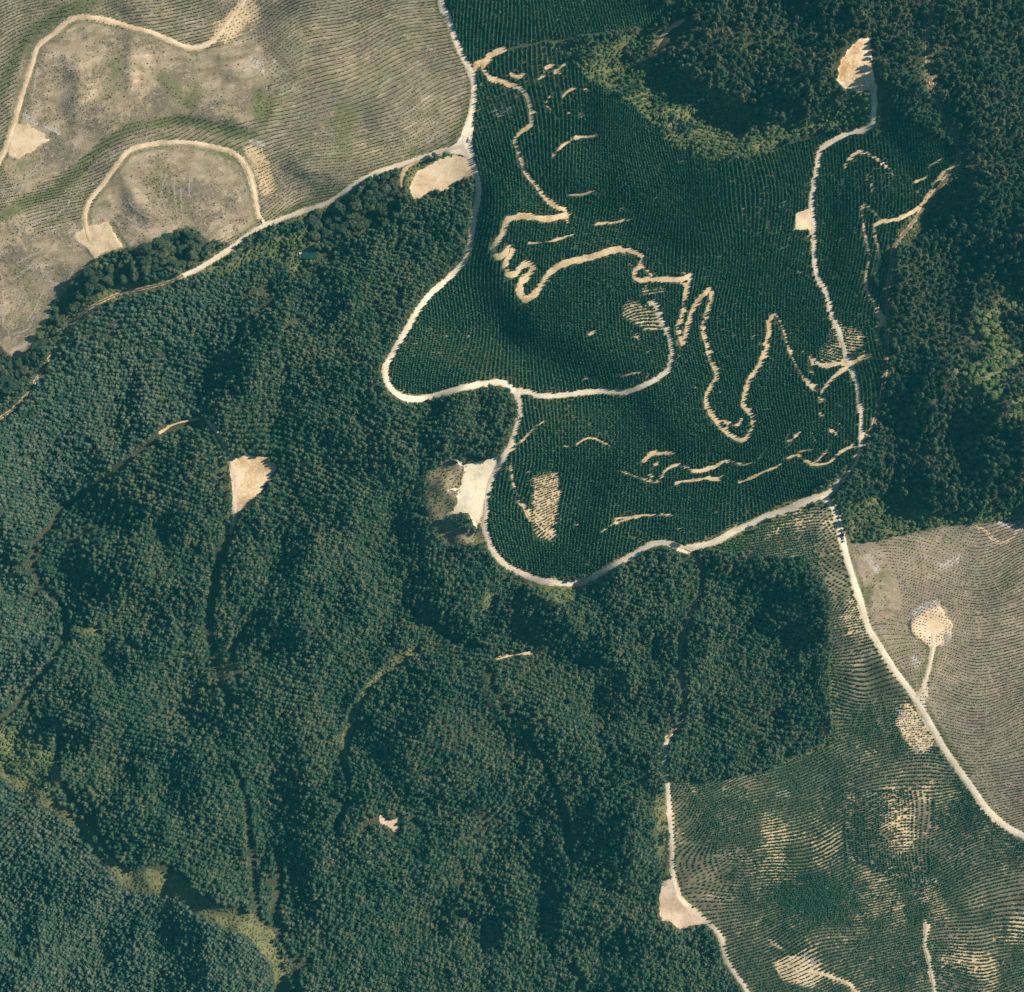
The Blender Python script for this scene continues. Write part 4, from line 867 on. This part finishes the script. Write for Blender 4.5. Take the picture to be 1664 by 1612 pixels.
def pickup(px, py, rz, label):
    e = root('pickup_truck', px, py, rz, label, 'pickup')
    part('body', lambda bm: (box(bm, -2.6, 2.6, -.95, .95, .45, .98), box(bm, -2.6, -.55, -.95, -.82, .98, 1.3, .02), box(bm, -2.6, -.55, .82, .95, .98, 1.3, .02), box(bm, -2.6, -2.5, -.82, .82, .98, 1.3, .02)), WHITE, e)
    part('cab', lambda bm: box(bm, -.6, 1.35, -.9, .9, .98, 1.75, .1, .14), WHITE, e)
    part('windscreen', lambda bm: box(bm, 1.05, 1.42, -.72, .72, 1.02, 1.55, .02, .1), GLASS, e)
    part('bed', lambda bm: box(bm, -2.45, -.65, -.8, .8, .985, 1.02, 0), STEEL, e)
    wheels(e, (-1.65, 1.65), .88, .38); return e
pickup(762.3, 226.5, 78, 'white pickup parked beside the young pines at the road fork')
pickup(426, 358.5, -52, 'white pickup at the mouth of the arching road by the grey road')
e = root('flatbed_truck', 1369.5, 875.5, -72, 'grey flatbed truck on the pale road beside the broadleaf clump', 'truck')
part('cargo_bed', lambda bm: box(bm, -5.0, 1.2, -1.3, 1.3, 1.0, 1.5), STEEL, e)
part('cab', lambda bm: box(bm, 1.7, 3.8, -1.2, 1.2, .6, 2.6, .12, .06), plain('grey_paint', (.30, .29, .33), .5), e)
part('windscreen', lambda bm: box(bm, 3.6, 3.84, -1.0, 1.0, 1.6, 2.4, .02), GLASS, e)
part('cargo', lambda bm: (box(bm, -4.6, -1.6, -1.1, 1.1, 1.5, 2.3), box(bm, -1.2, .8, -.9, .7, 1.5, 2.0)), plain('dark_cargo', (.10, .10, .13), .8), e)
wheels(e, (-4.0, -2.8, 2.6), 1.15, .5)
def hut(px, py, rz, sx, sy, h, roof, label, cat='hut'):
    e = root('hut', px, py, rz, label, cat, .05)
    part('wall', lambda bm: box(bm, -sx, sx, -sy, sy, -.5, h, 0), WALLP, e)
    def rf(bm):
        v = [bm.verts.new(p) for p in ((-sx - .3, -sy - .3, h - .1), (sx + .3, -sy - .3, h - .1), (sx + .3, sy + .3, h - .1), (-sx - .3, sy + .3, h - .1), (-sx - .3, 0, h + sy * .7), (sx + .3, 0, h + sy * .7))]
        for f in ((0, 1, 5, 4), (2, 3, 4, 5), (0, 4, 3), (1, 2, 5), (3, 2, 1, 0)): bm.faces.new([v[i] for i in f])
    part('roof', rf, roof, e)
    d = part('door', lambda bm: box(bm, sx, sx + .06, -.45, .45, -.1, 1.9, .01), plain('door_paint', (.25, .18, .12), .6), e); return e
hut(771.3, 105.8, 20, 1.5, 1.1, 2.0, ROOFR, 'tiny hut with a pinkish red roof at the northern road fork')
hut(488.2, 411, 0, .9, 1.2, 1.8, WHITE, 'tiny white roofed pump hut at the west end of the pond')
def boulder(px, py, sx, sy, sz, rz, label, seed):
    bm = bmesh.new(); bmesh.ops.create_icosphere(bm, subdivisions=3, radius=1); R = random.Random(seed)
    ph = [(Vector((R.gauss(0, 1), R.gauss(0, 1), R.gauss(0, 1))).normalized(), R.uniform(.55, .9)) for _ in range(9)]
    for v in bm.verts:
        for n, d in ph:
            k = v.co.dot(n)
            if k > d: v.co -= n * (k - d)
        v.co = Vector((v.co.x * sx, v.co.y * sy, v.co.z * sz + sz * .4))
    me = bpy.data.meshes.new('boulder'); bm.to_mesh(me); bm.free(); me.materials.append(ROCK)
    link('boulder', me, tuple(to_world(px, py)), None, label, 'boulder', 'pale boulders in the valley', None, math.radians(rz))
boulder(75, 1278.5, 1.5, 1.9, 1.2, 20, 'rounded pale boulder in the valley grass right under the broadleaf trees', 1)
boulder(87.5, 1295.5, 2.0, 1.0, .9, -20, 'long whitish boulder lying in the valley grass near the dark gap', 2)

# ------------------------------------------------------------------ air, light, camera
hm, nt, N_ = mat('air'); vol = N_('ShaderNodeVolumePrincipled'); vol.inputs['Color'].default_value = (.07, .66, .84, 1); vol.inputs['Density'].default_value = 2.6e-5; vol.inputs['Anisotropy'].default_value = 0.0
nt.links.new(vol.outputs[0], N_('ShaderNodeOutputMaterial').inputs['Volume'])
zlo, zhi = float(HT.min()) - 3, H + 60
bm = bmesh.new(); bmesh.ops.create_cube(bm, size=1)
for v in bm.verts: v.co = Vector((v.co.x * 14000, v.co.y * 14000, zlo if v.co.z < 0 else zhi))
me = bpy.data.meshes.new('haze'); bm.to_mesh(me); bm.free(); me.materials.append(hm)
link('haze', me, kind='stuff', label='thin blue morning air over the hills', cat='haze')

W = bpy.data.worlds.new('World'); SC.world = W; W.use_nodes = True; nt = W.node_tree
sky = nt.nodes.new('ShaderNodeTexSky'); sky.sky_type = 'NISHITA'; sky.sun_disc = False
sky.sun_elevation = math.radians(SUN_EL); sky.sun_rotation = math.radians(SUN_AZ); sky.altitude = 300
bg = nt.nodes['Background']; bg.inputs['Strength'].default_value = .05; nt.links.new(sky.outputs[0], bg.inputs['Color'])
sl = bpy.data.lights.new('sun', 'SUN'); sl.energy = 5.0; sl.angle = math.radians(.5); sl.color = (1, .90, .74)
so = bpy.data.objects.new('sun', sl); COL.objects.link(so)
e_, a_ = math.radians(SUN_EL), math.radians(SUN_AZ)
sd = Vector((math.cos(e_) * math.sin(a_), math.cos(e_) * math.cos(a_), math.sin(e_)))
so.rotation_euler = (-sd).to_track_quat('-Z', 'Y').to_euler(); so.location = sd * 2000
cam = bpy.data.cameras.new('camera'); cam.sensor_fit = 'HORIZONTAL'; cam.sensor_width = 36; cam.lens = 36 * H / (1664 * K); cam.clip_start = 5; cam.clip_end = 40000
co_ = bpy.data.objects.new('camera', cam); COL.objects.link(co_); co_.location = (0, 0, H); SC.camera = co_
vs = SC.view_settings; vs.view_transform = 'Standard'; vs.look = 'None'; vs.exposure = .5; vs.gamma = 1; vs.use_curve_mapping = False
SC.cycles.max_bounces = 4; SC.cycles.diffuse_bounces = 2; SC.cycles.glossy_bounces = 1; SC.cycles.transmission_bounces = 2; SC.cycles.volume_bounces = 0
SC.cycles.use_adaptive_sampling = True; SC.cycles.adaptive_threshold = .02; SC.cycles.use_denoising = True
print('relief', float(HT.min()), float(HT.max()))
